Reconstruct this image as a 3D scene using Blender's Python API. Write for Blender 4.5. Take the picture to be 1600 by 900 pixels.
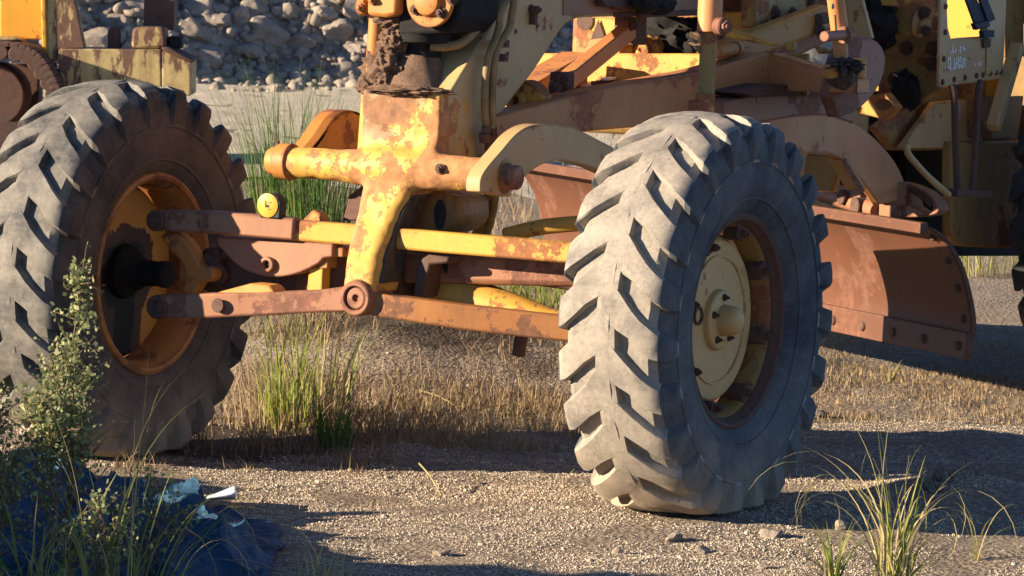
import bpy, bmesh, math, random
import numpy as np
from mathutils import Vector, Matrix, noise as mnoise

for o in list(bpy.data.objects): bpy.data.objects.remove(o)
S = bpy.context.scene
COL = S.collection
rad = math.radians
random.seed(4)
RNG = np.random.default_rng(7)

# ------------------------------------------------------------------ camera, sky, sun
# machine axes: X forward, Y to the machine's left, Z up, origin on the ground under the front axle
TH, PH, RO = rad(28.8), rad(5.18), rad(1.81)
CAM = Vector((11.74, 6.89, 1.89)); FPX = 6500.0
_rt = Vector((-math.sin(TH), math.cos(TH), 0)); _d0 = Vector((-math.cos(TH), -math.sin(TH), 0)); _z = Vector((0, 0, 1))
VD = _d0 * math.cos(PH) - _z * math.sin(PH); _up = _z * math.cos(PH) + _d0 * math.sin(PH)
VR = _rt * math.cos(RO) + _up * math.sin(RO); VU = _up * math.cos(RO) - _rt * math.sin(RO)
cd = bpy.data.cameras.new('camera'); cam = bpy.data.objects.new('camera', cd); COL.objects.link(cam)
M = Matrix((VR, VU, -VD)).transposed().to_4x4(); M.translation = CAM
cam.matrix_world = M
cd.sensor_width = 36; cd.lens = FPX / 1600 * 36; cd.clip_start = .1; cd.clip_end = 3000
cd.dof.use_dof = True; cd.dof.focus_distance = 13.4; cd.dof.aperture_fstop = 20
S.camera = cam

SUN_EL = rad(16); SUN_FROM = Vector((.67, -.742, 0)).normalized()   # horizontal direction towards the sun
w = bpy.data.worlds.new('World'); S.world = w; w.use_nodes = True
nt = w.node_tree; bg = nt.nodes['Background']
sky = nt.nodes.new('ShaderNodeTexSky'); sky.sky_type = 'NISHITA'; sky.sun_disc = False
sky.sun_elevation = SUN_EL; sky.sun_rotation = math.atan2(SUN_FROM.x, SUN_FROM.y)
sky.air_density = .55; sky.dust_density = .0; sky.ozone_density = 3.0
nt.links.new(sky.outputs[0], bg.inputs[0]); bg.inputs[1].default_value = .07
sl = bpy.data.lights.new('sun', 'SUN'); sl.energy = 5.0; sl.angle = rad(.53); sl.color = (1, .82, .60)
so = bpy.data.objects.new('sun', sl); COL.objects.link(so)
sd = (SUN_FROM * math.cos(SUN_EL) + _z * math.sin(SUN_EL))
so.rotation_euler = sd.to_track_quat('Z', 'Y').to_euler(); so.location = sd * 40
S.view_settings.view_transform = 'Standard'; S.view_settings.look = 'None'
S.view_settings.exposure = 1.65; S.view_settings.gamma = 1; S.view_settings.use_curve_mapping = False
S.render.engine = 'CYCLES'

# ------------------------------------------------------------------ helpers: points
def ray(px, py): return VD + VR * ((px - 800) / FPX) + VU * ((450 - py) / FPX)
def P(px, py, ax, val):                     # a picture point put on the plane ax = val
    v = ray(px, py); i = 'xyz'.index(ax)
    return CAM + v * ((val - CAM[i]) / v[i])
def PP(px, py, p0, n):
    v = ray(px, py); return CAM + v * ((p0 - CAM).dot(n) / v.dot(n))
def PL(pts, ax, val): return [P(a, b, ax, val) for a, b in pts]

# ------------------------------------------------------------------ helpers: tags
def tag(o, label=None, cat=None, group=None, kind=None):
    for k, v in (('label', label), ('category', cat), ('group', group), ('kind', kind)):
        if v: o[k] = v
    return o
def empty(name, loc=(0, 0, 0), parent=None):
    o = bpy.data.objects.new(name, None); COL.objects.link(o); o.empty_display_size = .2
    if parent: o.parent = parent
    o.location = loc
    return o
def copy_tree(o, parent=None):
    c = o.copy(); COL.objects.link(c)
    if parent: c.parent = parent
    for ch in list(o.children): copy_tree(ch, c)
    return c

# ------------------------------------------------------------------ helpers: mesh collector
def frame(d):
    d = Vector(d).normalized(); a = Vector((0, 0, 1)) if abs(d.z) < .9 else Vector((1, 0, 0))
    u = d.cross(a).normalized(); return u, u.cross(d).normalized(), d
class MB:
    def __init__(s): s.v = []; s.f = []; s.m = []; s.cur = 0
    def add(s, vs, fs):
        b = len(s.v); s.v += [tuple(p) for p in vs]
        for f in fs: s.f.append([i + b for i in f]); s.m.append(s.cur)
        return s
    def prism(s, pts, vec, holes=()):
        bm = bmesh.new(); loops = [pts] + list(holes); es = []
        for L in loops:
            vs = [bm.verts.new(p) for p in L]
            es += [bm.edges.new((vs[i], vs[(i + 1) % len(vs)])) for i in range(len(vs))]
        if holes: bmesh.ops.triangle_fill(bm, use_beauty=True, edges=es)
        else: bm.faces.new(bm.verts[:])
        r = bmesh.ops.extrude_face_region(bm, geom=bm.faces[:])
        for e in r['geom']:
            if isinstance(e, bmesh.types.BMVert): e.co += Vector(vec)
        bmesh.ops.recalc_face_normals(bm, faces=bm.faces[:])
        bm.verts.index_update()
        s.add([v.co.copy() for v in bm.verts], [[v.index for v in f.verts] for f in bm.faces]); bm.free(); return s
    def box(s, c, size, rot=None):
        c = Vector(c); vs = []
        for x in (-.5, .5):
            for y in (-.5, .5):
                for z in (-.5, .5):
                    p = Vector((x * size[0], y * size[1], z * size[2])); vs.append(c + (rot @ p if rot else p))
        return s.add(vs, [(0, 1, 3, 2), (4, 6, 7, 5), (0, 4, 5, 1), (2, 3, 7, 6), (0, 2, 6, 4), (1, 5, 7, 3)])
    def beam(s, p, q, wd, ht, up=(0, 0, 1)):
        p, q = Vector(p), Vector(q); d = (q - p).normalized(); sd_ = d.cross(Vector(up)).normalized(); u = sd_.cross(d)
        vs = []
        for c in (p, q):
            for a, b in ((-1, -1), (1, -1), (1, 1), (-1, 1)): vs.append(c + sd_ * (a * wd / 2) + u * (b * ht / 2))
        return s.add(vs, [(0, 3, 2, 1), (4, 5, 6, 7)] + [(i, (i + 1) % 4, 4 + (i + 1) % 4, 4 + i) for i in range(4)])
    def rings(s, R, cap=True, closed=True):
        n = len(R[0]); vs = [p for r in R for p in r]; fs = []
        for i in range(len(R) - 1):
            for j in range(n if closed else n - 1):
                k = (j + 1) % n; fs.append((i * n + j, i * n + k, (i + 1) * n + k, (i + 1) * n + j))
        if cap: fs.append(tuple(range(n - 1, -1, -1))); fs.append(tuple((len(R) - 1) * n + j for j in range(n)))
        return s.add(vs, fs)
    def lathe(s, o, d, prof, n=40, cap=True, ph=0):
        u, v, d = frame(d); o = Vector(o); R = []
        for h, r in prof:
            R.append([o + d * h + (u * math.cos(ph + 2 * math.pi * i / n) + v * math.sin(ph + 2 * math.pi * i / n)) * r for i in range(n)])
        return s.rings(R, cap)
    def cyl(s, p, q, r, n=24, r2=None, ph=0):
        p, q = Vector(p), Vector(q); return s.lathe(p, q - p, [(0, r), ((q - p).length, r if r2 is None else r2)], n, ph=ph)
    def tube(s, path, r, n=10, cap=True):
        path = [Vector(p) for p in path]; R = []; pu = None
        for i, p in enumerate(path):
            d = (path[min(i + 1, len(path) - 1)] - path[max(i - 1, 0)]).normalized()
            if pu is None: u, v, _ = frame(d)
            else:
                u = (pu - d * pu.dot(d)).normalized(); v = u.cross(d)
            pu = u; rr = r[i] if isinstance(r, (list, tuple)) else r
            R.append([p + (u * math.cos(2 * math.pi * j / n) + v * math.sin(2 * math.pi * j / n)) * rr for j in range(n)])
        return s.rings(R, cap)
    def bolt(s, p, d, r=.016, h=.014, washer=True):
        p = Vector(p); d = Vector(d).normalized()
        if washer: s.cyl(p, p + d * .004, r * 1.35, 16)
        s.cyl(p + d * .003, p + d * (h + .003), r, 6, ph=random.random()); s.cyl(p + d * h, p + d * (h + .012), r * .5, 10); return s
    def lump(s, c, r, sub=3, amp=.35, sc=6., seed=0., flat=(1, 1, 1)):
        bm = bmesh.new(); bmesh.ops.create_icosphere(bm, subdivisions=sub, radius=1)
        c = Vector(c)
        for v in bm.verts:
            q = v.co.copy(); k = 1 + amp * (mnoise.fractal(q * sc * .35 + Vector((seed, seed * 1.7, 0)), .6, 2.1, 5))
            v.co = c + Vector((q.x * flat[0], q.y * flat[1], q.z * flat[2])) * (r * k)
        bm.verts.index_update()
        s.add([v.co.copy() for v in bm.verts], [[v.index for v in f.verts] for f in bm.faces]); bm.free(); return s
    def build(s, name, mat, parent=None, bevel=0, ang=35, seg=2):
        me = bpy.data.meshes.new(name); me.from_pydata(s.v, [], s.f)
        mats = mat if isinstance(mat, (list, tuple)) else [mat]
        for m_ in mats: me.materials.append(m_)
        if len(mats) > 1: me.polygons.foreach_set('material_index', s.m)
        bm = bmesh.new(); bm.from_mesh(me); bmesh.ops.recalc_face_normals(bm, faces=bm.faces[:]); bm.to_mesh(me); bm.free()
        me.polygons.foreach_set('use_smooth', [True] * len(me.polygons)); me.set_sharp_from_angle(angle=rad(ang)); me.update()
        o = bpy.data.objects.new(name, me); COL.objects.link(o)
        if parent: o.parent = parent
        if bevel:
            b = o.modifiers.new('bevel', 'BEVEL'); b.width = bevel; b.segments = seg; b.limit_method = 'ANGLE'; b.angle_limit = rad(40); b.harden_normals = False
        return o
def smooth_path(pts, n=6):
    pts = [Vector(p) for p in pts]; out = []
    for i in range(len(pts) - 1):
        p0 = pts[max(i - 1, 0)]; p1 = pts[i]; p2 = pts[i + 1]; p3 = pts[min(i + 2, len(pts) - 1)]
        for k in range(n):
            t = k / n
            out.append(.5 * ((2 * p1) + (p2 - p0) * t + (2 * p0 - 5 * p1 + 4 * p2 - p3) * t * t + (3 * p1 - p0 - 3 * p2 + p3) * t ** 3))
    return out + [pts[-1]]
def smooth2(pts, n=5): return [(v.x, v.y) for v in smooth_path([(a, b, 0) for a, b in pts], n)]
def np_mesh(name, V, F, mat, parent=None, smooth=False):
    me = bpy.data.meshes.new(name); V = np.asarray(V, np.float32).reshape(-1, 3); F = np.asarray(F, np.int32); k = F.shape[1]
    me.vertices.add(len(V)); me.vertices.foreach_set('co', V.ravel())
    me.loops.add(F.size); me.loops.foreach_set('vertex_index', F.ravel())
    me.polygons.add(len(F)); me.polygons.foreach_set('loop_start', np.arange(0, F.size, k, dtype=np.int32))
    if smooth: me.polygons.foreach_set('use_smooth', np.ones(len(F), bool))
    me.update(calc_edges=True); me.validate()
    if mat: me.materials.append(mat)
    o = bpy.data.objects.new(name, me); COL.objects.link(o)
    if parent: o.parent = parent
    return o

# ------------------------------------------------------------------ materials
class N:
    def __init__(s, name):
        s.m = bpy.data.materials.new(name); s.m.use_nodes = True; s.t = s.m.node_tree; s.b = s.t.nodes['Principled BSDF']
        s.tc = s.t.nodes.new('ShaderNodeTexCoord').outputs['Object']
    def n(s, kind, **kw):
        x = s.t.nodes.new(kind)
        for k, v in kw.items():
            if k in x.inputs: s.set(x.inputs[k], v)
            else: setattr(x, k, v)
        return x
    def set(s, i, v):
        if isinstance(v, bpy.types.NodeSocket): s.t.links.new(v, i)
        else: i.default_value = v
    def noise(s, sc, det=6, rough=.6, vec=None, stretch=None, off=0):
        v = vec or s.tc
        if stretch or off:
            mp = s.n('ShaderNodeMapping', Vector=v); mp.inputs['Scale'].default_value = stretch or (1, 1, 1); mp.inputs['Location'].default_value = (off, off * .7, off * .3); v = mp.outputs[0]
        return s.n('ShaderNodeTexNoise', Vector=v, Scale=sc, Detail=det, Roughness=rough).outputs[0]
    def ramp(s, fac, a, b, lo=0., hi=1.):
        r = s.n('ShaderNodeMapRange', Value=fac); r.inputs[1].default_value = a; r.inputs[2].default_value = b; r.inputs[3].default_value = lo; r.inputs[4].default_value = hi
        return r.outputs[0]
    def mix(s, f, a, b):
        x = s.n('ShaderNodeMix'); x.data_type = 'RGBA'; s.set(x.inputs[0], f)
        for i, c in ((6, a), (7, b)): s.set(x.inputs[i], c if isinstance(c, bpy.types.NodeSocket) else (*c, 1) if len(c) == 3 else c)
        return x.outputs[2]
    def math(s, op, a, b=0.):
        x = s.n('ShaderNodeMath', operation=op); s.set(x.inputs[0], a); s.set(x.inputs[1], b); return x.outputs[0]
    def bump(s, h, strength=.4, dist=.004):
        b = s.n('ShaderNodeBump', Height=h, Strength=strength, Distance=dist); s.set(s.b.inputs['Normal'], b.outputs[0])
    def out(s, col, rough=.6, metal=0., spec=None):
        s.set(s.b.inputs['Base Color'], col if isinstance(col, bpy.types.NodeSocket) else (*col, 1)); s.set(s.b.inputs['Roughness'], rough); s.set(s.b.inputs['Metallic'], metal)
        if spec is not None: s.b.inputs['Specular IOR Level'].default_value = spec
        return s.m
def paint(name, base, alt, rust=(.15, .055, .025), amt=.42, sc=5., dirt=.5, dirtc=(.07, .048, .035), off=0., rough=.55, big=.5, vert=0):
    k = N(name)
    large = k.ramp(k.noise(1.7, 3, .5, off=off), .35, .68)
    c = k.mix(large, base, alt)
    streak = k.ramp(k.noise(9, 5, .65, stretch=(1, 1, .12), off=off + 3), .45, .75)
    c = k.mix(k.math('MULTIPLY', streak, dirt * .55), c, dirtc)
    fine = k.noise(42, 5, .7, off=off + 1)
    c = k.mix(k.ramp(fine, .3, .75, 0, .35 * dirt), c, dirtc)
    n1 = k.noise(sc, 9, .72, off=off + 7, stretch=(1, 1, .3) if vert else None)
    bv = k.n('ShaderNodeBevel', samples=4); bv.inputs['Radius'].default_value = .014
    dt = k.n('ShaderNodeVectorMath', operation='DOT_PRODUCT'); k.t.links.new(bv.outputs[0], dt.inputs[0]); k.t.links.new(k.n('ShaderNodeNewGeometry').outputs['Normal'], dt.inputs[1])
    edge = k.ramp(dt.outputs['Value'], .985, .90)
    n1 = k.math('ADD', n1, k.math('MULTIPLY', edge, .13))
    patch = k.ramp(n1, .635 - amt * .3, .65 - amt * .3)          # where the paint has gone
    halo = k.math('MULTIPLY', k.ramp(n1, .56 - amt * .3, .64 - amt * .3), .35)
    c = k.mix(halo, c, tuple(x * .75 + y * .6 for x, y in zip(base, rust)))
    rc = k.mix(k.ramp(k.noise(30, 6, .7), .35, .7), rust, tuple(min(1, x * 2.1) for x in rust))
    pit = k.ramp(k.noise(26, 3, .5, off=off + 11), .68, .72)
    msk = k.math('MAXIMUM', patch, k.math('MULTIPLY', pit, .8))
    c = k.mix(k.math('MULTIPLY', msk, big + .4 if big < .6 else 1.), c, rc)
    gr = k.ramp(k.noise(2.6, 7, .7, off=off + 21), .52, .72)
    c = k.mix(k.math('MULTIPLY', gr, dirt * .6), c, dirtc)
    if name.startswith('flaking'):
        sx = k.n('ShaderNodeSeparateXYZ', Vector=k.tc)
        mz = k.math('ADD', k.ramp(sx.outputs[2], 1.0, 1.32, -.24, .26), k.ramp(sx.outputs[1], .16, -.16, -.16, .12))
        mm = k.ramp(k.math('ADD', k.noise(6.5, 8, .72, off=61), mz), .56, .62)
        c = k.mix(k.math('MULTIPLY', mm, .85), c, k.mix(k.ramp(k.noise(25, 6, .7), .3, .7), (.13, .065, .036), (.28, .145, .08)))
    k.bump(k.math('ADD', k.math('MULTIPLY', msk, -.5), k.math('MULTIPLY', fine, .45)), .45, .004)
    return k.out(c, k.ramp(msk, 0, 1, rough, .85), 0, .35)
YEL = (.56, .31, .045); ORG = (.44, .16, .03); TANC = (.49, .325, .15); RED = (.235, .085, .045)
mYel = paint('worn_yellow_paint', YEL, (.60, .31, .06), amt=.30, sc=4)
mBol = paint('flaking_yellow_paint', (.60, .35, .065), (.54, .29, .055), rust=(.22, .10, .045), amt=.50, sc=5.5, dirt=.5, off=4, big=.5)
mOrg = paint('orange_weathered_paint', ORG, (.53, .25, .06), rust=(.14, .05, .025), amt=.22, sc=4, dirt=.45, off=9)
mOrD = paint('darker_orange_rust_paint', (.29, .115, .036), (.35, .15, .045), rust=(.10, .045, .028), amt=.34, sc=6, dirt=.55, off=63)
mTan = paint('faded_tan_paint', TANC, (.43, .30, .13), amt=.12, sc=5, dirt=.25, off=13)
mOlv = paint('grimy_olive_yellow_paint', (.34, .21, .055), (.26, .15, .045), amt=.3, sc=3, dirt=.9, off=17)
mBrn = paint('lightened_orange_brown_paint', (.50, .19, .062), (.52, .25, .10), rust=(.20, .08, .04), amt=.13, sc=3, dirt=.4, off=67)  # base lightened in place of light that misses the shaded drawbar parts
mRed = paint('red_brown_oxide_paint', (.27, .115, .06), (.31, .15, .08), rust=(.11, .048, .032), amt=.3, sc=3, dirt=.45, off=23)
mRst = paint('dark_rusty_steel', (.105, .052, .036), (.075, .042, .03), rust=(.062, .032, .024), amt=.45, sc=6, dirt=.7, off=29, rough=.75)
mBld = paint('blade_rust', (.118, .043, .021), (.092, .034, .018), rust=(.085, .036, .021), amt=.3, sc=2.3, dirt=.5, off=31, rough=.5)
mRim = paint('rim_orange_rust', (.50, .22, .05), (.42, .16, .045), rust=(.14, .055, .028), amt=.36, sc=7, dirt=.5, off=37)
mDoz = paint('stained_cream_paint', (.50, .39, .17), (.47, .33, .12), rust=(.07, .032, .025), amt=.42, sc=8, dirt=1., dirtc=(.06, .026, .018), off=41, vert=1)
mCream = paint('plain_tan_paint', (.52, .33, .13), (.48, .295, .115), amt=-.25, sc=5, dirt=.18, off=53)
mPan = paint('brownish_panel_paint', (.50, .31, .14), (.45, .28, .13), amt=.08, sc=4, dirt=.3, off=57)
mDzY = paint('strong_yellow_paint', (.62, .33, .03), (.58, .29, .03), amt=.1, sc=3, dirt=.3, off=43)
def oily():
    k = N('oil_soaked_disc'); n = k.noise(5, 8, .7)
    mp = k.n('ShaderNodeMapping', Vector=k.tc)
    c = k.mix(k.ramp(k.noise(2, 4), .3, .7), (.46, .25, .045), (.40, .19, .04))
    # oil that has run down from the hub: a band below and around the hub
    sx = k.n('ShaderNodeSeparateXYZ', Vector=k.tc)
    X, Z = sx.outputs[0], sx.outputs[2]
    r = k.math('SQRT', k.math('ADD', k.math('POWER', X, 2.), k.math('POWER', k.math('ADD', Z, .02), 2.)))
    wob = k.math('MULTIPLY', k.math('SUBTRACT', n, .5), .22)
    m1 = k.ramp(k.math('ADD', r, wob), .185, .178)
    ab = k.math('ABSOLUTE', k.math('ADD', X, k.math('MULTIPLY', wob, .5)))
    m2 = k.math('MULTIPLY', k.ramp(ab, .11, .10), k.ramp(Z, .0, -.02))
    m = k.math('MAXIMUM', m1, m2)
    m3 = k.math('MAXIMUM', k.ramp(k.math('ADD', r, wob), .135, .12), k.math('MULTIPLY', k.ramp(ab, .055, .045), k.ramp(Z, 0, -.02)))
    c = k.mix(m, c, (.055, .03, .02)); c = k.mix(m3, c, (.004, .003, .003))
    k.bump(n, .5, .004)
    return k.out(c, k.ramp(m, 0, 1, .6, .55), 0, .25)
mOil = oily()
def rubber(name, dark, dust, amt, off=0, sc=4.):
    k = N(name)
    n = k.noise(sc, 8, .7, off=off); f = k.noise(60, 4, .7, off=off)
    c = k.mix(k.ramp(n, .5 - amt * .35, .75 - amt * .35), dark, dust)
    c = k.mix(k.ramp(f, .3, .7, 0, .35), c, tuple(x * .5 for x in dark))
    dv = k.n('ShaderNodeVectorMath', operation='MULTIPLY_ADD'); k.t.links.new(k.n('ShaderNodeTexNoise', Vector=k.tc, Scale=26., Detail=4.).outputs[1], dv.inputs[0]); dv.inputs[1].default_value = (.05, .05, .05); k.t.links.new(k.tc, dv.inputs[2])
    crack = k.n('ShaderNodeTexVoronoi', Vector=dv.outputs[0], Scale=34.); crack.feature = 'DISTANCE_TO_EDGE'
    cr = k.ramp(crack.outputs[0], 0, .022, 1, 0)
    cr = k.math('MULTIPLY', cr, k.ramp(k.noise(6, 3, off=off + 5), .45, .6))
    c = k.mix(k.math('MULTIPLY', cr, .4), c, tuple(x * .35 for x in dark))
    spk = k.ramp(k.noise(110, 3, .6, off=off + 2), .66, .7)
    c = k.mix(k.math('MULTIPLY', spk, .35), c, tuple(x * .5 for x in dust))
    sx = k.n('ShaderNodeSeparateXYZ', Vector=k.tc)
    an = k.math('ARCTAN2', sx.outputs[2], sx.outputs[0]); rr = k.math('SQRT', k.math('ADD', k.math('POWER', sx.outputs[0], 2.), k.math('POWER', sx.outputs[2], 2.)))
    cv = k.n('ShaderNodeCombineXYZ'); k.set(cv.inputs[0], k.math('MULTIPLY', an, 9.)); k.set(cv.inputs[1], k.math('MULTIPLY', rr, 6.)); k.set(cv.inputs[2], sx.outputs[1])
    sk = k.ramp(k.noise(1.0, 7, .7, vec=cv.outputs[0], off=off + 31), .5, .72)
    c = k.mix(k.math('MULTIPLY', sk, .45), c, tuple(x * 1.05 for x in dust))
    low = k.ramp(k.math('ADD', sx.outputs[2], k.math('MULTIPLY', k.math('SUBTRACT', k.noise(5, 7, .7, off=off + 17), .5), .5)), -.36, -.56)
    c = k.mix(k.math('MULTIPLY', low, .75), c, (.30, .235, .165))
    k.bump(k.math('ADD', k.math('MULTIPLY', f, .5), k.math('MULTIPLY', cr, -.5)), .5, .003)
    return k.out(c, .8, 0, .3)
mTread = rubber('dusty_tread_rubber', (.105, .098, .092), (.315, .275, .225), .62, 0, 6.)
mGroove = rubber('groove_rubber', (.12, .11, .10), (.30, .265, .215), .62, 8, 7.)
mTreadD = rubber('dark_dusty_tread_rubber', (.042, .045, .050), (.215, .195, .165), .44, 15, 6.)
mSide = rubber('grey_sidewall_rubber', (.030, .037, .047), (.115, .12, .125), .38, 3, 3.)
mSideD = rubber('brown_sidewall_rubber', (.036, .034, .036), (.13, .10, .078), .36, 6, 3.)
mDark = rubber('dark_rear_rubber', (.022, .024, .028), (.06, .06, .062), .3, 12, 3.)
def mud():
    k = N('caked_mud'); n = k.noise(14, 9, .75); c = k.mix(k.ramp(n, .3, .7), (.085, .055, .04), (.27, .17, .115))
    k.bump(k.noise(45, 8, .8), 1., .012); return k.out(c, .95, 0, .1)
mMud = mud()
def plain(name, col, rough=.6, var=.3, sc=20, bmp=.3, spec=.3):
    k = N(name); n = k.noise(sc, 6, .65); c = k.mix(k.ramp(n, .3, .7), tuple(x * (1 - var) for x in col), tuple(min(1, x * (1 + var)) for x in col))
    k.bump(n, bmp, .003); return k.out(c, rough, 0, spec)
mBlk = plain('black_greasy_rubber_and_shade', (.018, .017, .017), .8, .3, 20, .3, .12)
mGrs = plain('greasy_grit', (.06, .045, .035), .7, .6, 40, 1.)
mHose = plain('ochre_dusty_hose', (.22, .145, .06), .7)
mDkS = plain('oily_black_steel_and_shade', (.012, .011, .010), .8, .5, 12, .5, .1)
mWht = plain('white_chalk_paint', (.72, .70, .66), .8, .15)
mStrap = plain('dark_blue_strap', (.022, .028, .042), .7)
mBlackHole = plain('black_plastic', (.02, .02, .022), .4)
mDisc = plain('yellow_plastic_face', (.60, .30, .04), .45, .1)
mSheet = plain('white_plastic_scrap', (.72, .76, .80), .3, .1)
def tarp():
    k = N('blue_black_tarpaulin'); n = k.noise(5, 6, .6); c = k.mix(k.ramp(n, .35, .65), (.016, .047, .085), (.032, .082, .145))
    d = k.ramp(k.noise(14, 6, .7, off=4), .58, .72); c = k.mix(k.math('MULTIPLY', d, .35), c, (.07, .10, .13))
    k.bump(k.math('ADD', k.noise(13, 5, .6), k.math('MULTIPLY', k.math('ABSOLUTE', k.math('SUBTRACT', k.noise(9, 3, .5, off=9), .5)), 3.)), .8, .02); return k.out(c, .68, 0, .12)
mTarp = tarp()
def island(name, cols, rough=.7, trans=0.):
    k = N(name); g = k.n('ShaderNodeNewGeometry').outputs['Random Per Island']
    r = k.n('ShaderNodeValToRGB', Fac=g); el = r.color_ramp.elements
    while len(el) < len(cols): el.new(.5)
    for i, c in enumerate(cols): el[i].position = i / (len(cols) - 1); el[i].color = (*c, 1)
    k.out(r.outputs[0], rough, 0, .25)
    if trans:
        t = k.n('ShaderNodeBsdfTranslucent', Color=r.outputs[0]); mx = k.n('ShaderNodeMixShader'); k.set(mx.inputs[0], trans)
        k.t.links.new(k.b.outputs[0], mx.inputs[1]); k.t.links.new(t.outputs[0], mx.inputs[2])
        k.t.links.new(mx.outputs[0], k.t.nodes['Material Output'].inputs[0])
    return k.m
mGreen = island('green_grass', [(.13, .19, .03), (.22, .27, .045), (.32, .32, .08), (.15, .22, .04)], .55, .5)
mRush = island('dark_green_rush', [(.035, .095, .016), (.06, .13, .02), (.10, .16, .03), (.15, .15, .045)], .55, .25)
mStraw = island('straw', [(.31, .215, .115), (.20, .135, .07), (.40, .30, .17), (.13, .088, .048)], .8, .2)
mMixed = island('green_and_straw_blades', [(.10, .15, .03), (.36, .29, .12), (.17, .20, .045), (.42, .33, .17)], .65, .3)
mDead = island('brown_dead_grass', [(.17, .115, .07), (.26, .18, .10), (.10, .07, .045), (.36, .26, .15)], .85, .15)
mPale = island('pale_curled_blades', [(.45, .34, .17), (.30, .28, .10), (.50, .40, .22)], .6, .25)
mLeaf = island('grey_green_leaves', [(.12, .16, .06), (.21, .25, .10), (.33, .34, .16), (.16, .19, .07), (.48, .44, .23)], .6, .35)
mTwig = plain('brown_twigs', (.14, .095, .06), .85)
mPeb = island('gravel_stones', [(.48, .40, .30), (.40, .33, .25), (.54, .46, .355), (.30, .245, .185), (.50, .415, .31)], .9)
def ground():
    k = N('gravelly_dirt'); n = k.noise(1.1, 6, .6); f = k.noise(38, 8, .75)
    c = k.mix(k.ramp(n, .35, .65), (.44, .35, .25), (.53, .44, .33))
    c = k.mix(k.ramp(f, .42, .62), tuple([.17, .135, .105]), c)
    v = k.n('ShaderNodeTexVoronoi', Vector=k.tc, Scale=55.)
    c = k.mix(k.ramp(v.outputs[0], .1, .5, .0, .45), c, (.13, .10, .08))
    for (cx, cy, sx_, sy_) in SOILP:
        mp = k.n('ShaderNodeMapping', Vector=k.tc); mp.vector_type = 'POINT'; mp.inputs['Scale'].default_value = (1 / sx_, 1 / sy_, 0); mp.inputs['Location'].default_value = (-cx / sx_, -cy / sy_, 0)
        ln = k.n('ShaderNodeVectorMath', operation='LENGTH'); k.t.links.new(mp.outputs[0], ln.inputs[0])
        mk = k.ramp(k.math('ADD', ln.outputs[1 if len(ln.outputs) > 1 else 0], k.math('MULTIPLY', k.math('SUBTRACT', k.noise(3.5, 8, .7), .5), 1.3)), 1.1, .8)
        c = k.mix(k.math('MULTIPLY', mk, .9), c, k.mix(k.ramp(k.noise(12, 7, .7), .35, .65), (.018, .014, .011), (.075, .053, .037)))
    k.bump(k.math('ADD', f, k.math('MULTIPLY', v.outputs[0], -.8)), .8, .02); return k.out(c, .95, 0, .15)
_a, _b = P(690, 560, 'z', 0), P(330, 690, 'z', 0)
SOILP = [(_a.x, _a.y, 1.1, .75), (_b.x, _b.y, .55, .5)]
mGround = ground()
def rockmat():
    k = N('grey_rubble_rock'); n = k.noise(3, 8, .7); c = k.mix(k.ramp(n, .3, .7), (.185, .152, .125), (.40, .34, .275))
    c = k.mix(k.ramp(k.noise(18, 6, .7), .5, .7, 0, .5), c, (.10, .085, .075))
    k.bump(k.noise(14, 9, .75), .8, .03); return k.out(c, .95, 0, .15)
mRock = rockmat()
def roadm():
    k = N('pale_crushed_track'); n = k.noise(2.2, 8, .7, stretch=(1, 2.2, 1)); c = k.mix(k.ramp(n, .35, .65), (.60, .53, .42), (.76, .68, .56)); v = k.noise(7, 9, .75, stretch=(1, 2.2, 1))
    c = k.mix(k.ramp(k.noise(9, 6, .7), .6, .68, 0, .6), c, (.22, .18, .14))
    k.bump(v, 1., .12); return k.out(c, .95, 0, .1)
mRoad = roadm()
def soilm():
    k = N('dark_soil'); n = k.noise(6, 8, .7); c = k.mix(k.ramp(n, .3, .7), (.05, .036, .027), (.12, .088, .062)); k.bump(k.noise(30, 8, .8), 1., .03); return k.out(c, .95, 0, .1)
mSoil = soilm()

# ------------------------------------------------------------------ ground
def fbm(x, y, s=1., oct=4, seed=0.):
    return mnoise.fractal(Vector((x * s + seed, y * s - seed, seed * .37)), .6, 2.1, oct)
BANK = [(P(740, 560, 'z', 0), .22, 1.0), (P(560, 590, 'z', 0), .10, .6), (P(1490, 775, 'z', 0), .075, .28), (P(1400, 800, 'z', 0), .04, .3)]
def gz(x, y):
    h = .018 * fbm(x, y, 1.3, 3, 2) + .008 * fbm(x, y, 6, 3, 5)
    for c, a, s in BANK:
        d2 = ((x - c.x) ** 2 + (y - c.y) ** 2) / (s * s)
        if d2 < 9: h += a * math.exp(-d2)
    # keep the tyre contacts level
    for cx, cy in ((0, 1.1), (0, -1.1)):
        d2 = ((x - cx) ** 2 + (y - cy) ** 2) / .5
        h = h * (1 - .85 * math.exp(-d2)) + (.03 * math.exp(-d2) if cy > 0 else 0)
    return h
def axis_coords(lo, hi, step, far):
    a = list(np.arange(lo, hi, step)); d = step
    while a[-1] < far: d *= 1.28; a.append(a[-1] + d)
    d = step
    while a[0] > -far: d *= 1.28; a.insert(0, a[0] - d)
    return np.array(a)
gx = axis_coords(-5.5, 3.6, .045, 900); gy = axis_coords(-4.2, 3.6, .045, 900)
V = []
for x in gx:
    for y in gy: V.append((x, y, gz(x, y) if abs(x) < 60 and abs(y) < 60 else 0))
nx, ny = len(gx), len(gy)
ii, jj = np.meshgrid(np.arange(nx - 1), np.arange(ny - 1), indexing='ij'); b = (ii * ny + jj).ravel()
F = np.stack([b, b + ny, b + ny + 1, b + 1], 1)
g = np_mesh('ground', V, F, mGround, smooth=True); tag(g, 'tan gravelly dirt yard under the machines', 'ground', kind='structure')

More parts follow.
